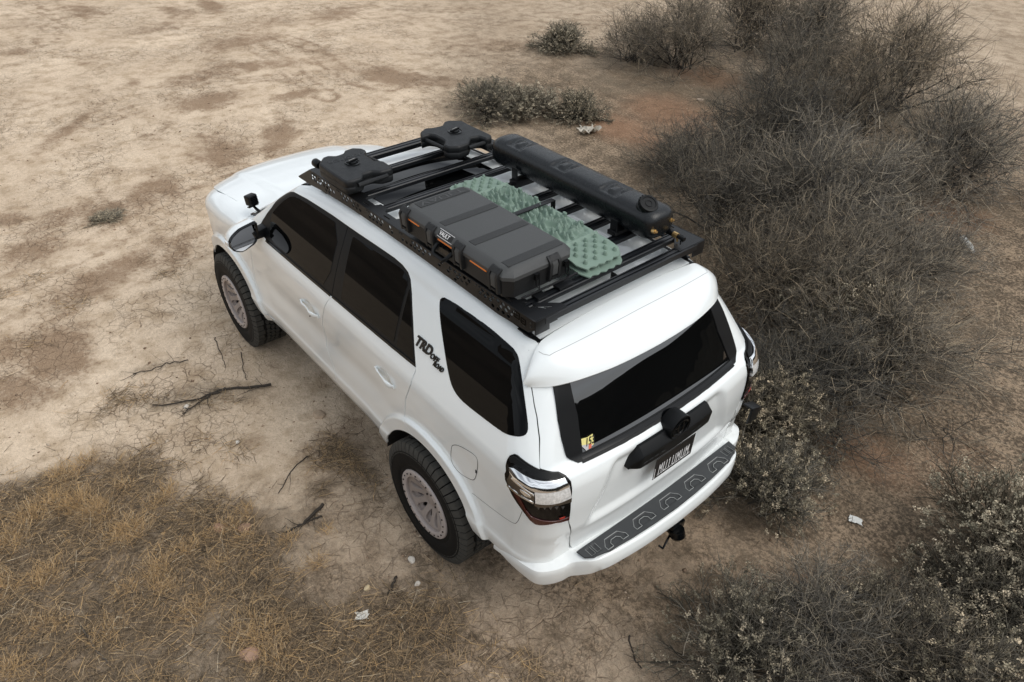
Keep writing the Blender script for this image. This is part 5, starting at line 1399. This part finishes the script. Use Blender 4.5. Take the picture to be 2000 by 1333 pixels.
# ---------------------------------------------------------------- long water tank
M['tank'] = mat('tank_plastic', (.0045, .006, .0075), .27, noise=.1, nscale=25, bump=.35, bscale=300, spec=.45)
TX0, TX1, TY, TZ_, THW, THH = -.455, .905, -.390, 2.055, .114, .087
tank = empty('water_tank', ((TX0+TX1)/2, TY, TZ_-THH)); tag(tank, 'long black tank with screw cap and brass tap along the far side of rack', 'water tank')
rows = []; NX = 150
for i in range(NX):
    t = i/(NX-1); x = TX0+(TX1-TX0)*t; e = min(x-TX0, TX1-x); rr = .075
    k = math.sqrt(max(0, 1-(1-min(e, rr)/rr)**2)) if e < rr else 1.; sc = .45+.55*k if e > 0 else .45
    row = []
    for q in np.linspace(0, 2*math.pi, 49)[:-1]:
        cq, sq = math.cos(q), math.sin(q); p = 2/2.9
        y = THW*sc*np.sign(cq)*abs(cq)**p; z = THH*sc*np.sign(sq)*abs(sq)**p
        d = 0.
        for xc in (.70, .30, -.10):       # three moulded recesses on the upper side
            a = (x-xc)/.075; b_ = (q-math.pi/2)/.62
            if abs(a) < 1.15 and abs(b_) < 1: 
                r_ = max(abs(a), abs(b_)*.9); v_ = max(0, 1-max(0, r_-.75)/.2) if r_ > .75 else 1; d -= .0125*v_
                if abs(a) < .28 and abs(b_+.1) < .42: d += .010
                if .45 < abs(a) < .68 and abs(b_-.2) < .40: d += .009
        row.append((x-(TX0+TX1)/2, y*(1+d/THW), THH+z*(1+d/THH)))
    rows.append(row)
tb = grid_obj('tank_shell', np.array(rows), M['tank'], tank, closed_v=True, caps=True, sharp=80)
lc = lambda P: np.array(P, float)-np.array([(TX0+TX1)/2, TY, TZ_-THH])
axn = np.array([-.50, .12, .85]); axn /= np.linalg.norm(axn); ex = np.cross(axn, [0, 1., 0]); ex /= np.linalg.norm(ex); ey = np.cross(axn, ex)
cc = lc(plane_pt(1263, 404, 2, 2.135))
fc = lambda a, b_, t: tuple(cc+ex*a+ey*b_+axn*t)
mb = MB(); mb.lathe([(.056, -.05), (.054, .005), (.048, .008), (.048, .014)], 36, fc); mb.build('filler_neck', M['tank'], tank, smooth=True)
mb = MB(); mb.lathe([(.052, .010)]+[(.0525, .012), (.0525, .030), (.050, .034), (.040, .035), (.038, .031), (.022, .031), (.021, .034), (.016, .034), (.015, .031), (.0001, .031)], 36, fc); cap = mb.build('screw_cap', M['trim'], tank, smooth=True)
mb = MB()
for k in range(18):
    a = 2*math.pi*k/18; mb.box(np.array(fc(.0525*math.cos(a), .0525*math.sin(a), .021)), (.006, .006, .018))
mb.build('cap_ribs', M['trim'], cap)
M['brass'] = mat('brass', (.62, .42, .18), .3, metal=.9)
for P, d in (((-.455, -.31, 2.05), (-1, .1, .2)), ((-.450, -.44, 2.07), (-1, -.2, .3))):
    P = lc(P); d = np.array(d, float); d /= np.linalg.norm(d); mb = MB(); mb.tube([P-d*.01, P+d*.012, P+d*.012, P+d*.024], [.012, .012, .007, .007], 6); mb.build('valve_fitting', M['brass'], tank)
y_, z_ = -.475, 1.985
mb = MB(); mb.tube([lc((-.42, y_, 2.01)), lc((-.45, y_, 1.99)), lc((-.475, y_, z_))], .010, 8); mb.build('hose_elbow', M['trim'], tank)
for xa, xb, r, m_ in ((-.385, -.412, .017, 'brass'), (-.412, -.470, .015, 'trim'), (-.470, -.500, .017, 'brass'), (-.500, -.545, .012, 'trim')):
    mb = MB(); mb.tube([lc((xa, y_+.01, z_)), lc((xb, y_+.01, z_))], r, 10); mb.build('hose_coupling' if m_ == 'brass' else 'hose_grip', M[m_], tank)
mb = MB(); mb.box(lc((-.50, y_+.01, z_-.018)), (.008, .008, .028)); mb.build('tap_lever', M['brass'], tank)
for x in (.62, -.22):
    mb = MB(); mb.box((x, -.395, rz(x)+.016), (.06, .30, .026)); mb.box((x, -.262, 1.99), (.05, .008, .09)); mb.build('tank_bracket', M['rack'], rack, bevel=.003)
# ---------------------------------------------------------------- vegetation
def lines_mesh(name, P, R, m, sides=3, tint=None, parent=None):
    """P: n x k x 3 polylines, R: n x k radii -> one mesh of thin tapering tubes"""
    n, k, _ = P.shape
    T = np.gradient(P, axis=1); T /= np.linalg.norm(T, axis=2, keepdims=True)+1e-9
    ref = np.where(np.abs(T[..., 2:3]) < .9, np.array([0, 0, 1.]), np.array([1., 0, 0])); A = np.cross(T, ref); A /= np.linalg.norm(A, axis=2, keepdims=True)+1e-9; B = np.cross(T, A)
    V = np.stack([P+R[..., None]*(math.cos(2*math.pi*j/sides)*A+math.sin(2*math.pi*j/sides)*B) for j in range(sides)], 2)   # n,k,s,3
    idx = np.arange(n*k*sides).reshape(n, k, sides); q = []
    for j in range(sides):
        a = idx[:, :-1, j]; b = idx[:, :-1, (j+1) % sides]; c = idx[:, 1:, (j+1) % sides]; d = idx[:, 1:, j]; q.append(np.stack([a, b, c, d], -1).reshape(-1, 4))
    return raw_mesh(name, V.reshape(-1, 3), np.concatenate(q), m, None if tint is None else np.repeat(tint, k*sides), parent)
def raw_mesh(name, V, Q, m, tint=None, parent=None):
    me = bpy.data.meshes.new(name); V = np.asarray(V, np.float32); Q = np.asarray(Q, np.int32)
    me.vertices.add(len(V)); me.vertices.foreach_set('co', V.ravel()); me.loops.add(Q.size); me.loops.foreach_set('vertex_index', Q.ravel())
    me.polygons.add(len(Q)); me.polygons.foreach_set('loop_start', np.arange(0, Q.size, Q.shape[1], dtype=np.int32)); me.update(calc_edges=True)
    if tint is not None:
        at = me.attributes.new('tint', 'FLOAT', 'POINT'); at.data.foreach_set('value', np.asarray(tint, np.float32))
    me.materials.append(m); o = bpy.data.objects.new(name, me); COL.objects.link(o)
    return setpar(o, parent)
def tint_mat(name, stops, rough=.85, vary=0.):
    m, t, b = node_mat(name); b.inputs['Roughness'].default_value = rough; b.inputs['Specular IOR Level'].default_value = .15
    a = t.nodes.new('ShaderNodeAttribute'); a.attribute_name = 'tint'; r = t.nodes.new('ShaderNodeValToRGB')
    while len(r.color_ramp.elements) < len(stops): r.color_ramp.elements.new(.5)
    for e, (p, c) in zip(r.color_ramp.elements, stops): e.position = p; e.color = (*c, 1)
    t.links.new(a.outputs['Fac'], r.inputs[0]); oi = t.nodes.new('ShaderNodeObjectInfo'); mr = t.nodes.new('ShaderNodeMapRange'); mr.inputs[3].default_value = .72; mr.inputs[4].default_value = 1.35
    wm = t.nodes.new('ShaderNodeMixRGB'); wm.inputs[1].default_value = (.97, 1, 1.03, 1); wm.inputs[2].default_value = (1.05, .99, .91, 1); sq = t.nodes.new('ShaderNodeMath'); sq.operation = 'FRACT'; ml = t.nodes.new('ShaderNodeMath'); ml.operation = 'MULTIPLY'; ml.inputs[1].default_value = 7.31
    m1 = t.nodes.new('ShaderNodeMixRGB'); m1.blend_type = 'MULTIPLY'; m1.inputs[0].default_value = vary; m2 = t.nodes.new('ShaderNodeMixRGB'); m2.blend_type = 'MULTIPLY'; m2.inputs[0].default_value = vary
    k = t.links.new; k(oi.outputs['Random'], mr.inputs[0]); k(oi.outputs['Random'], ml.inputs[0]); k(ml.outputs[0], sq.inputs[0]); k(sq.outputs[0], wm.inputs[0]); k(r.outputs[0], m1.inputs[1]); k(wm.outputs[0], m1.inputs[2]); k(m1.outputs[0], m2.inputs[1]); k(mr.outputs[0], m2.inputs[2]); k(m2.outputs[0], b.inputs['Base Color'])
    return m
def unit(v): return v/(np.linalg.norm(v, axis=-1, keepdims=True)+1e-9)
def grow(rng, P0, D, L, k, wob, droop=0.):
    """polylines of k points from P0 along D, with wandering"""
    n = len(P0); P = np.zeros((n, k, 3)); P[:, 0] = P0; d = unit(D)
    for i in range(1, k):
        d = unit(d+rng.normal(0, wob, (n, 3))+np.array([0, 0, -droop])); P[:, i] = P[:, i-1]+d*(L/(k-1))[:, None]
    return P, d
def bush_parts(seed, R, H, kind):
    rng = np.random.default_rng(seed); levels = []
    if kind == 'thorn': n0, br, ln = 25, (8, 6, 4), (.66, .55, .50, .50)
    elif kind == 'sage': n0, br, ln = 46, (7, 5, 1), (.76, .38, .30, .3)
    else: n0, br, ln = 70, (6, 4, 0), (.85, .35, .3, .3)
    a = rng.uniform(0, 2*math.pi, n0); e = np.radians(rng.uniform(12, 86, n0)); S = np.array([R, R, H])
    D = np.stack([np.cos(e)*np.cos(a)*R, np.cos(e)*np.sin(a)*R, np.sin(e)*H], -1); base = np.stack([rng.normal(0, .10*R, n0), rng.normal(0, .10*R, n0), np.full(n0, -.02)], -1)
    L = np.linalg.norm(D, axis=1)*ln[0]*rng.uniform(.7, 1.15, n0); k = 7
    P, d = grow(rng, base, D, L, k, .13); r0 = .013*rng.uniform(.5, 1.2, n0)*(R/1.1)**.5; Rr = r0[:, None]*np.linspace(1, .45, k)[None]
    levels.append((P, Rr, rng.uniform(0, .35, n0)))
    for lv, m_ in enumerate(br):
        if not m_: break
        n = len(P); src = np.repeat(np.arange(n), m_); t = rng.uniform(.25 if lv else .35, 1., len(src))*(k-1); i = np.clip(t.astype(int), 0, k-2); f = (t-i)[:, None]
        P0 = P[src, i]*(1-f)+P[src, i+1]*f; pd = unit(P[src, i+1]-P[src, i])
        out_ = unit(P0*np.array([1/R, 1/R, .6/H]))
        D = unit(pd*.55+rng.normal(0, .62 if kind == 'thorn' else .45, (len(src), 3))+out_*.28+np.array([0, 0, .12]))
        L = (R*(.50, .30, .17)[lv] if kind != 'tuft' else R*(.35, .2, .1)[lv])*rng.uniform(.45, 1.3, len(src))
        kk_ = (5, 4, 3)[lv]; rr = ((.0048, .0026, .0017)[lv])*rng.uniform(.7, 1.25, len(src))
        P, d = grow(rng, P0, D, L, kk_, .22 if kind == 'thorn' else .15); k = kk_
        # squash what strays outside the crown
        q = np.sqrt((P[..., 0]/(R*1.08))**2+(P[..., 1]/(R*1.08))**2+(P[..., 2]/(H*1.08))**2); sc = np.where(q > 1, 1/(.40+.60*q)**.0/(1+.35*(q-1)), 1.); P = P*sc[..., None]; P[..., 2] = np.maximum(P[..., 2], .01)
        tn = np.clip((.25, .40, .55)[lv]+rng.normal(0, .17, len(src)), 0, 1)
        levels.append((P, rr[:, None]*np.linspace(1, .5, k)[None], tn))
    return levels, rng
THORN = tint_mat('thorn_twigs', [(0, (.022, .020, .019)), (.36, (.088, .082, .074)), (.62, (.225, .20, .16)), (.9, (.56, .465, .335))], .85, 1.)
SAGEW = tint_mat('sage_twigs', [(0, (.035, .032, .028)), (.5, (.14, .126, .10)), (1., (.38, .33, .26))], .85, 1.)
SAGEL = tint_mat('sage_leaves', [(0, (.12, .11, .08)), (.5, (.31, .275, .20)), (1., (.70, .59, .43))], .85, .6)
BUSHES = {}
def bush_proto(key, seed, R, H, kind):
    levels, rng = bush_parts(seed, R, H, kind)
    nme = {'thorn': 'thorn_bush', 'sage': 'sage_bush', 'tuft': 'scrub_tuft'}[kind]
    root = empty(nme); mt = THORN if kind == 'thorn' else SAGEW
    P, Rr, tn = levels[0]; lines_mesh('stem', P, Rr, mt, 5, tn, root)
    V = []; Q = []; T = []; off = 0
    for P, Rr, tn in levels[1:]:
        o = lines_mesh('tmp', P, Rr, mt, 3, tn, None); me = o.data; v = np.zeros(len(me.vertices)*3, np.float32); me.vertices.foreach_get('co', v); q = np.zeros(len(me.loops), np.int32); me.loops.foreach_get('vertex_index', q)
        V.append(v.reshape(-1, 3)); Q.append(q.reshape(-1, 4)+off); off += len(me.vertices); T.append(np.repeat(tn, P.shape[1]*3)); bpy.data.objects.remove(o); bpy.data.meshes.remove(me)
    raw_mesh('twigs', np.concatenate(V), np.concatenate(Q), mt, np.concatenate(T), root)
    if kind != 'thorn':
        P, Rr, tn = levels[-1]; n = len(P); c = 26 if kind == 'sage' else 9
        sel = rng.random(n) < (.32 if kind == 'sage' else .8); P = P[sel]; n = len(P); src = np.repeat(np.arange(n), c); t = rng.uniform(.2, 1.05, len(src))[:, None]
        C = P[src, 0]*(1-t)+P[src, -1]*t+rng.normal(0, .009, (len(src), 3)); a = unit(rng.normal(0, 1, (len(src), 3))); b = unit(np.cross(a, rng.normal(0, 1, (len(src), 3)))); s = rng.uniform(.0045, .0105, len(src))[:, None]
        Vv = np.stack([C-a*s, C+b*s*.6, C+a*s, C-b*s*.6], 1).reshape(-1, 3); hgt = np.clip(C[:, 2]/H, 0, 1)
        clump = rng.normal(.5, .25, n)[src]; raw_mesh('leaves', Vv, np.arange(len(Vv)).reshape(-1, 4), SAGEL, np.repeat(np.clip(clump+rng.normal(0, .15, len(src)), 0, 1), 4), root)
    BUSHES[key] = (root, kind)
bush_proto('A', 1, 1.15, 1.25, 'thorn'); bush_proto('B', 2, 1.15, 1.15, 'thorn'); bush_proto('C', 3, 1.0, 1.1, 'thorn')
bush_proto('S', 4, .55, .60, 'sage'); bush_proto('S2', 5, .65, .62, 'sage'); bush_proto('T', 6, .45, .38, 'tuft')
used = set()
def place_bush(key, u, v, sc, rz_, label, group, sz=1.):
    root, kind = BUSHES[key]; p = ground_pt(u, v)
    if key in used: o = copy_tree(root)
    else: o = root; used.add(key)
    o.location = (p[0], p[1], float(gz(p[0], p[1]))); o.rotation_euler = (0, 0, rz_); o.scale = (sc, sc, sc*sz); tag(o, label, 'bush', group)
    return o
TH, SG = 'bare grey thorn bushes beside the car', 'pale leafy sage bushes'
place_bush('A', 1325, 132, 1.05, .3, 'dark dense thorn bush at the top edge beyond the far fuel pack', TH)
place_bush('B', 1235, 120, .72, 1.3, 'low dark thorn bush at the top edge, left end of the thicket', TH)
place_bush('B', 1455, 95, 1.15, 1.9, 'thorn bush with black bare stems at the top edge, in the middle of the thicket', TH)
place_bush('C', 1590, 110, 1.15, 4.0, 'tall thorn bush at the top edge, right of the black-stemmed one', TH)
place_bush('A', 1735, 215, 1.25, 2.2, 'wide thorn bush with sweeping branches reaching the top right of the thicket', TH)
place_bush('C', 1822, 372, 1.12, .8, 'separate dark thorn bush standing at the right edge on bare brown soil', TH)
place_bush('A', 1480, 330, 1.0, 5.1, 'tan tangled thorn bush in the upper middle of the thicket', TH)
place_bush('B', 1620, 300, 1.1, 3.3, 'grey thorn bush behind the tan tangled one, towards the right', TH)
place_bush('B', 1405, 455, .92, .2, 'thorn bush closest to the screw cap of the black tank', TH)
place_bush('A', 1560, 470, 1.08, 4.4, 'large thorn bush in the centre of the thicket', TH)
place_bush('C', 1690, 450, .95, 2.9, 'thorn bush on the right flank of the thicket', TH)
place_bush('C', 1490, 610, .92, 5.6, 'thorn bush beside the rear spoiler', TH, .9)
place_bush('B', 1630, 600, .95, 2.4, 'thorn bush between the spoiler one and the clear water bottle', TH, .9)
place_bush('A', 1700, 745, .95, 1.1, 'spreading thorn bush at the lower right end of the thicket', TH, .75)
place_bush('B', 1560, 790, .78, 3.9, 'thorn bush just right of the car beside the tail lamp', TH, .8)
place_bush('B', 1545, 190, 1.0, .9, 'thorn bush in the second row at the top, just above the tan tangled one', TH)
place_bush('B', 1330, 345, .7, 4.5, 'low outlying thorn bush just beyond the long black tank', TH, .8)
place_bush('A', 1740, 560, .8, 5.0, 'thorn bush on the right flank facing the clear bottle', TH, .8)
place_bush('S', 1640, 690, 1.15, .5, 'sage bush with pale seed heads growing through the lower thicket', SG)
place_bush('S2', 1482, 850, .80, 2.0, 'sage bush with tan seed heads touching the rear corner of the car', SG)
place_bush('S', 1490, 975, .78, 3.1, 'low sage bush behind the bumper on the right', SG)
place_bush('S2', 1965, 1120, 1.0, .9, 'large sage bush at the right edge near the lower corner', SG)
place_bush('S', 1900, 1225, .85, 4.2, 'grey sage bush just left of the large one at the right edge', SG)
place_bush('C', 1560, 1290, .62, 1.5, 'grey bare bush with upright twigs at the bottom edge', TH, .9)
place_bush('C', 1740, 1330, .60, 4.9, 'bare bush at the bottom edge beside the upright twiggy one', TH, .9)
place_bush('S2', 1440, 1300, .75, 3.0, 'sage bush with pale tips at the bottom edge, left end of the row', SG)
place_bush('S', 1650, 1270, .70, 5.3, 'sage bush mixed into the bare twigs at the bottom edge', SG)
place_bush('S', 1850, 1360, .85, 2.1, 'sage bush in the bottom right corner', SG)
TG = 'small grey scrub tufts beyond the car'
place_bush('S2', 955, 222, 1.0, 1.0, 'small grey green sage bush beyond the fuel packs, left of a pair', SG, .68)
place_bush('S', 1030, 222, 1.05, 2.6, 'small grey green sage bush beyond the fuel packs, right of a pair', SG, .62)
place_bush('T', 1130, 232, 1.0, .4, 'little round scrub tuft beside the crumpled white wrapper', TG)
place_bush('T', 1097, 98, 1.35, 3.4, 'round grey scrub tuft standing alone at the top, left of the thicket', TG, .85)
place_bush('T', 210, 428, .5, 1.9, 'flat dark scrub tuft alone on the pale clay left of the bonnet', TG, .35)
# ---------------------------------------------------------------- dry grass and fallen straw
STRAW = tint_mat('straw', [(0, (.05, .04, .032)), (.35, (.21, .16, .11)), (.58, (.44, .325, .20)), (.78, (.74, .49, .235)), (1., (.80, .68, .50))], .8)
def in_view(x, y, pad=60):
    q = project(np.stack([x, y, 0*x], -1)); return (q[:, 0] > -pad) & (q[:, 0] < 2000+pad) & (q[:, 1] > -pad) & (q[:, 1] < 1333+pad)
def straws(name, n, x0, x1, y0, y1, wfun, Lr, Rr, lift, tn, label=None, seed=1, dirn=None, k=3):
    rng = np.random.default_rng(seed); x = rng.uniform(x0, x1, n); y = rng.uniform(y0, y1, n); keep = in_view(x, y) & (rng.random(n) < wfun(x, y)); x, y = x[keep], y[keep]; n = len(x)
    a = rng.uniform(0, 2*math.pi, n) if dirn is None else rng.normal(dirn, .7, n); up = np.abs(rng.normal(0, lift, n))
    D = np.stack([np.cos(a), np.sin(a), up], -1); P0 = np.stack([x, y, gz(x, y)+.003+np.abs(rng.normal(0, .008, n))], -1)
    P, _ = grow(rng, P0, D, rng.uniform(*Lr, n), k, .14); P[..., 2] = np.maximum(P[..., 2], gz(P[..., 0], P[..., 1])+.002)
    R_ = rng.uniform(*Rr, n)[:, None]*np.linspace(1, .5, k)[None]; t = np.clip(rng.normal(tn[0], tn[1], n), 0, 1)
    o = lines_mesh(name, P, R_, STRAW, 3, t); tag(o, label, None, None, 'stuff'); return o
def w_lit(x, y):
    m_ = masks(x, y); return np.clip((m_[1]*1.15-.33+2.3*(fbm(x, y, 4, 2.6)-.5)), 0, 1)
straws('straw_litter', 260000, -2.4, 5.2, .9, 5.2, w_lit, (.03, .13), (.0009, .0021), .12, (.42, .22), 'dry grey and straw coloured grass litter covering the lower left ground', 3)
straws('ground_twigs', 60000, -4, 9, -9, 5, lambda x, y: np.clip(np.maximum(masks(x, y)[1], .30*masks(x, y)[3])*.9, 0, 1)*(.35+.65*(fbm(x, y, 3, 4) > .5)), (.03, .12), (.0009, .0022), .14, (.22, .16), 'thin dead twigs scattered on the brown ground', 5)
# standing tufts
TUFTS = [(60, 1010, 40, 1.), (150, 985, 45, 1.2), (190, 1000, 40, 1.4), (250, 1040, 45, 1.2), (100, 985, 35, .9), (85, 1130, 35, 1.), (20, 1060, 40, .9), (330, 960, 25, .7), (245, 955, 22, .7), (310, 985, 30, .7), (310, 1115, 40, .8), (325, 1150, 35, .7), (370, 1075, 28, .8), (460, 1030, 30, .7), (480, 1055, 25, .6), (420, 1045, 30, .6), (425, 1110, 22, .6), (130, 930, 45, .8), (170, 900, 30, .6), (480, 1000, 25, .5),
         (10, 1150, 40, .8), (380, 1190, 40, .6), (500, 1240, 60, .7), (540, 1290, 50, .6), (250, 1150, 30, .5), (20, 1310, 50, .6), (620, 1100, 30, .5), (640, 1040, 20, .4), (560, 1060, 30, .5), (200, 1240, 50, .4), (90, 1220, 40, .5)]
rng = np.random.default_rng(12); P0 = []; DD = []; LL = []; TT = []
for u, v, r, s in TUFTS:
    c = ground_pt(u, v); n = int(240*s*(r/35.)**1.5); rad = r/430.
    x = c[0]+rng.normal(0, rad*.55, n); y = c[1]+rng.normal(0, rad*.55, n); a = rng.uniform(0, 2*math.pi, n)
    P0.append(np.stack([x, y, gz(x, y)], -1)); DD.append(np.stack([np.cos(a)*.55+.1, np.sin(a)*.55, rng.uniform(.25, .95, n)], -1)); LL.append(rng.uniform(.03, .12, n)*(.6+.4*s)); TT.append(np.clip(rng.normal(.70, .13, n), 0, 1))
P, _ = grow(rng, np.concatenate(P0), np.concatenate(DD), np.concatenate(LL), 4, .16); n = len(P)
o = lines_mesh('dry_grass', P, rng.uniform(.0009, .0018, n)[:, None]*np.linspace(1, .5, 4)[None], STRAW, 3, np.concatenate(TT)); tag(o, 'golden dry grass tufts standing in the straw at lower left', None, None, 'stuff')
# ---------------------------------------------------------------- pebbles and clods
def clods():
    rng = np.random.default_rng(21); n = 9000; x = rng.uniform(-3.5, 9, n); y = rng.uniform(-8, 4.6, n); k = in_view(x, y) & (rng.random(n) < .25+.75*(fbm(x, y, 3, 1.3) > .5)); x, y = x[k], y[k]; n = len(x)
    s = rng.lognormal(-5.25, .5, n); base = np.array([(-1, 0, 0), (1, 0, 0), (0, -1, 0), (0, 1, 0), (0, 0, 1), (0, 0, -1)], float)
    jit = 1+rng.uniform(-.35, .35, (n, 6, 1)); a = rng.uniform(0, 6.28, n); ca, sa = np.cos(a)[:, None], np.sin(a)[:, None]
    B = base[None]*jit*s[:, None, None]*np.array([1.2, .9, .6]); X = B[..., 0]*ca-B[..., 1]*sa+x[:, None]; Y = B[..., 0]*sa+B[..., 1]*ca+y[:, None]; Z = B[..., 2]+gz(x, y)[:, None]+s[:, None]*.2
    F = np.array([(0, 2, 4), (2, 1, 4), (1, 3, 4), (3, 0, 4), (2, 0, 5), (1, 2, 5), (3, 1, 5), (0, 3, 5)]); Q = (F[None]+np.arange(n)[:, None, None]*6).reshape(-1, 3)
    o = raw_mesh('pebbles', np.stack([X, Y, Z], -1).reshape(-1, 3), Q, tint_mat('pebble_stone', [(0, (.16, .11, .075)), (.6, (.36, .26, .18)), (1, (.55, .46, .36))], .95), np.repeat(rng.random(n), 6)); tag(o, 'small clods and pebbles strewn over the clay', None, None, 'stuff')
clods()
# ---------------------------------------------------------------- single stones, sticks and litter
def stone(u, v, s, label, cl=(.34, .25, .175), flat_=.55, seed=0):
    p = ground_pt(u, v); rng = np.random.default_rng(seed); bm = bmesh.new(); bmesh.ops.create_icosphere(bm, subdivisions=2, radius=1)
    dirs = unit(rng.normal(0, 1, (9, 3))); h = rng.uniform(.62, .92, 9)
    for w_ in bm.verts:
        q = np.array(w_.co)
        for d, hh in zip(dirs, h):
            t = q@d
            if t > hh: q = q-d*(t-hh)
        w_.co = Vector(q*[1.15, .9, flat_]*s)
    o = bm_obj('stone', bm, mat('stone_skin', cl, .9, noise=.25, nscale=40, bump=.5, bscale=60), None); o.location = (p[0], p[1], float(gz(p[0], p[1]))+s*flat_*.35); o.rotation_euler = (0, 0, rng.uniform(0, 6)); tag(o, label, 'stone', 'loose stones on the clay'); return o
stone(623, 811, .055, 'flat squarish tan stone on the clay beside the rear door', (.40, .30, .21), .4, 1)
stone(430, 1033, .045, 'reddish stone in the straw at lower left, left of two', (.33, .20, .13), .5, 2)
stone(478, 1036, .045, 'reddish stone in the straw at lower left, right of two', (.30, .19, .125), .5, 3)
stone(804, 1096, .026, 'small white stone on the ground beside the rear tyre', (.62, .57, .50), .7, 4)
stone(815, 1143, .020, 'tiny white pebble on the dark litter below the rear tyre', (.62, .57, .50), .7, 5)
stone(717, 1151, .022, 'yellowish pebble in the litter left of the rear tyre', (.60, .48, .30), .7, 6)
stone(365, 796, .024, 'white pebble under the fallen branch', (.62, .57, .50), .7, 7)
stone(465, 868, .020, 'white pebble on bare clay below the fallen branch', (.66, .62, .55), .7, 8)
stone(1367, 197, .05, 'pale rounded stone on the red soil by the thicket', (.42, .33, .25), .6, 9)
stone(490, 1278, .06, 'flat reddish clod near the bottom edge in the straw', (.36, .23, .16), .35, 10)
BARK = tint_mat('dead_wood', [(0, (.028, .024, .021)), (1, (.12, .10, .08))])
def stick(px, r0, r1, label, name='fallen_branch', twigs=0, seed=1, z=.02, tn=.25):
    rng = np.random.default_rng(seed); pts = [ground_pt(*p)+np.array([0, 0, z]) for p in px]; P = cr_interp(pts, 14)+rng.normal(0, .004, (14, 3)); R_ = np.linspace(r0, r1, 14)
    all_P = [P]; all_R = [R_]
    o = lines_mesh(name, P[None], R_[None], BARK, 7, np.array([tn])); tag(o, label, 'branch', 'dead branches and sticks on the clay')
    if twigs:
        i = rng.integers(1, 13, twigs); d = unit(P[i]-P[i-1])+rng.normal(0, .45, (twigs, 3))*[1, 1, .35]; Q, _ = grow(rng, P[i], d, rng.uniform(.05, .22, twigs), 5, .15); Q[..., 2] = np.maximum(Q[..., 2], .006)
        c = lines_mesh('side_twigs', Q, rng.uniform(.0015, .004, twigs)[:, None]*np.linspace(1, .4, 5)[None], BARK, 4, np.full(twigs, tn+.1), o)
    return o
stick([(530, 755), (490, 760), (440, 764), (410, 775), (360, 790), (300, 796)], .012, .005, 'dark crooked fallen branch on the clay left of the rear door', twigs=16, seed=2)
stick([(440, 764), (405, 780), (385, 795), (357, 811)], .009, .004, 'shorter dark branch crossing under the crooked one left of the rear door', twigs=8, seed=3)
stick([(368, 708), (330, 714), (300, 724), (262, 734)], .005, .003, 'thin grey twig above the fallen branch on cracked clay', twigs=8, seed=4)
stick([(420, 663), (435, 700), (441, 722)], .004, .002, 'thin curved twig on the clay below the front tyre', seed=5)
stick([(473, 690), (478, 730), (484, 748)], .004, .002, 'thin upright-lying twig between front tyre and branch', seed=6)
stick([(632, 988), (600, 1020), (576, 1035), (552, 1046)], .012, .006, 'dark stubby branch at the edge of the straw left of the rear tyre', twigs=10, seed=7)
stick([(628, 1012), (600, 1025), (580, 1036)], .007, .004, 'short dark stick touching the stubby branch left of the rear tyre', seed=8)
stick([(604, 893), (570, 925), (545, 968)], .005, .003, 'thin dark stick lying on the clay above the straw', twigs=4, seed=9)
stick([(160, 1225), (195, 1280), (214, 1298)], .006, .004, 'pale straight stick in the straw near the lower left corner', seed=10, tn=1.)
stick([(775, 1130), (766, 1150), (758, 1166)], .010, .006, 'short dark stick in the litter below the rear tyre', seed=11)
stick([(1655, 1210), (1640, 1240), (1632, 1333)], .008, .004, 'dark bare stem leaning out of the bottom edge bushes', seed=12, z=.25)
stick([(1228, 1250), (1240, 1290), (1252, 1310)], .005, .003, 'thin dark stick on the clay near the bottom edge', seed=13)
# crumpled wrapper, paper scraps and bottle
def scrap(u, v, s, label, nme, cl, seed, h=.3, res=6):
    rng = np.random.default_rng(seed); p = ground_pt(u, v); bm = bmesh.new(); bmesh.ops.create_grid(bm, x_segments=res, y_segments=res, size=s)
    for w_ in bm.verts: w_.co.z = rng.uniform(0, 1)*s*h; w_.co.x += rng.normal(0, s*.14); w_.co.y = w_.co.y*.75+rng.normal(0, s*.14)
    g_ = bmesh.ops.extrude_face_region(bm, geom=bm.faces[:])
    for e in g_['geom']:
        if isinstance(e, bmesh.types.BMVert): e.co.z += s*.02
    o = bm_obj(nme, bm, mat('scrap_'+nme, cl, .7), None); o.location = (p[0], p[1], float(gz(p[0], p[1]))+.008); o.rotation_euler = (0, 0, rng.uniform(0, 6)); tag(o, label, 'litter'); return o
scrap(1148, 261, .13, 'crumpled off-white wrapper on red soil beyond the tank', 'crumpled_wrapper', (.50, .46, .39), 5, .8, 8)
scrap(707, 1205, .035, 'small torn white paper scrap in the litter near the bottom edge', 'paper_scrap', (.72, .70, .64), 8, .12, 4)
scrap(1671, 1018, .04, 'white scrap of plastic on the sandy strip behind the car', 'plastic_scrap', (.70, .70, .66), 9, .2, 4)
p = ground_pt(1887, 484); bo = empty('plastic_bottle', (p[0], p[1], .04), (0, 0, 2.4)); tag(bo, 'clear crushed plastic bottle lying on brown soil at the right edge', 'bottle')
mb = MB(); mb.lathe([(.0001, -.13), (.030, -.128), (.036, -.12), (.035, -.06), (.032, -.05), (.036, -.04), (.036, .03), (.030, .06), (.016, .09), (.014, .11)], 20, lambda a, b_, t: (t*1.15, a*1.15, b_*.9))
mb.build('bottle_shell', mat('cloudy_plastic', (.62, .62, .58), .25, trans=.25, noise=.2, nscale=30), bo, smooth=True)
mb = MB(); mb.lathe([(.017, .11), (.017, .128), (.0001, .13)], 16, lambda a, b_, t: (t*1.15, a*1.15, b_*.9)); mb.build('bottle_cap', M['white'], bo)
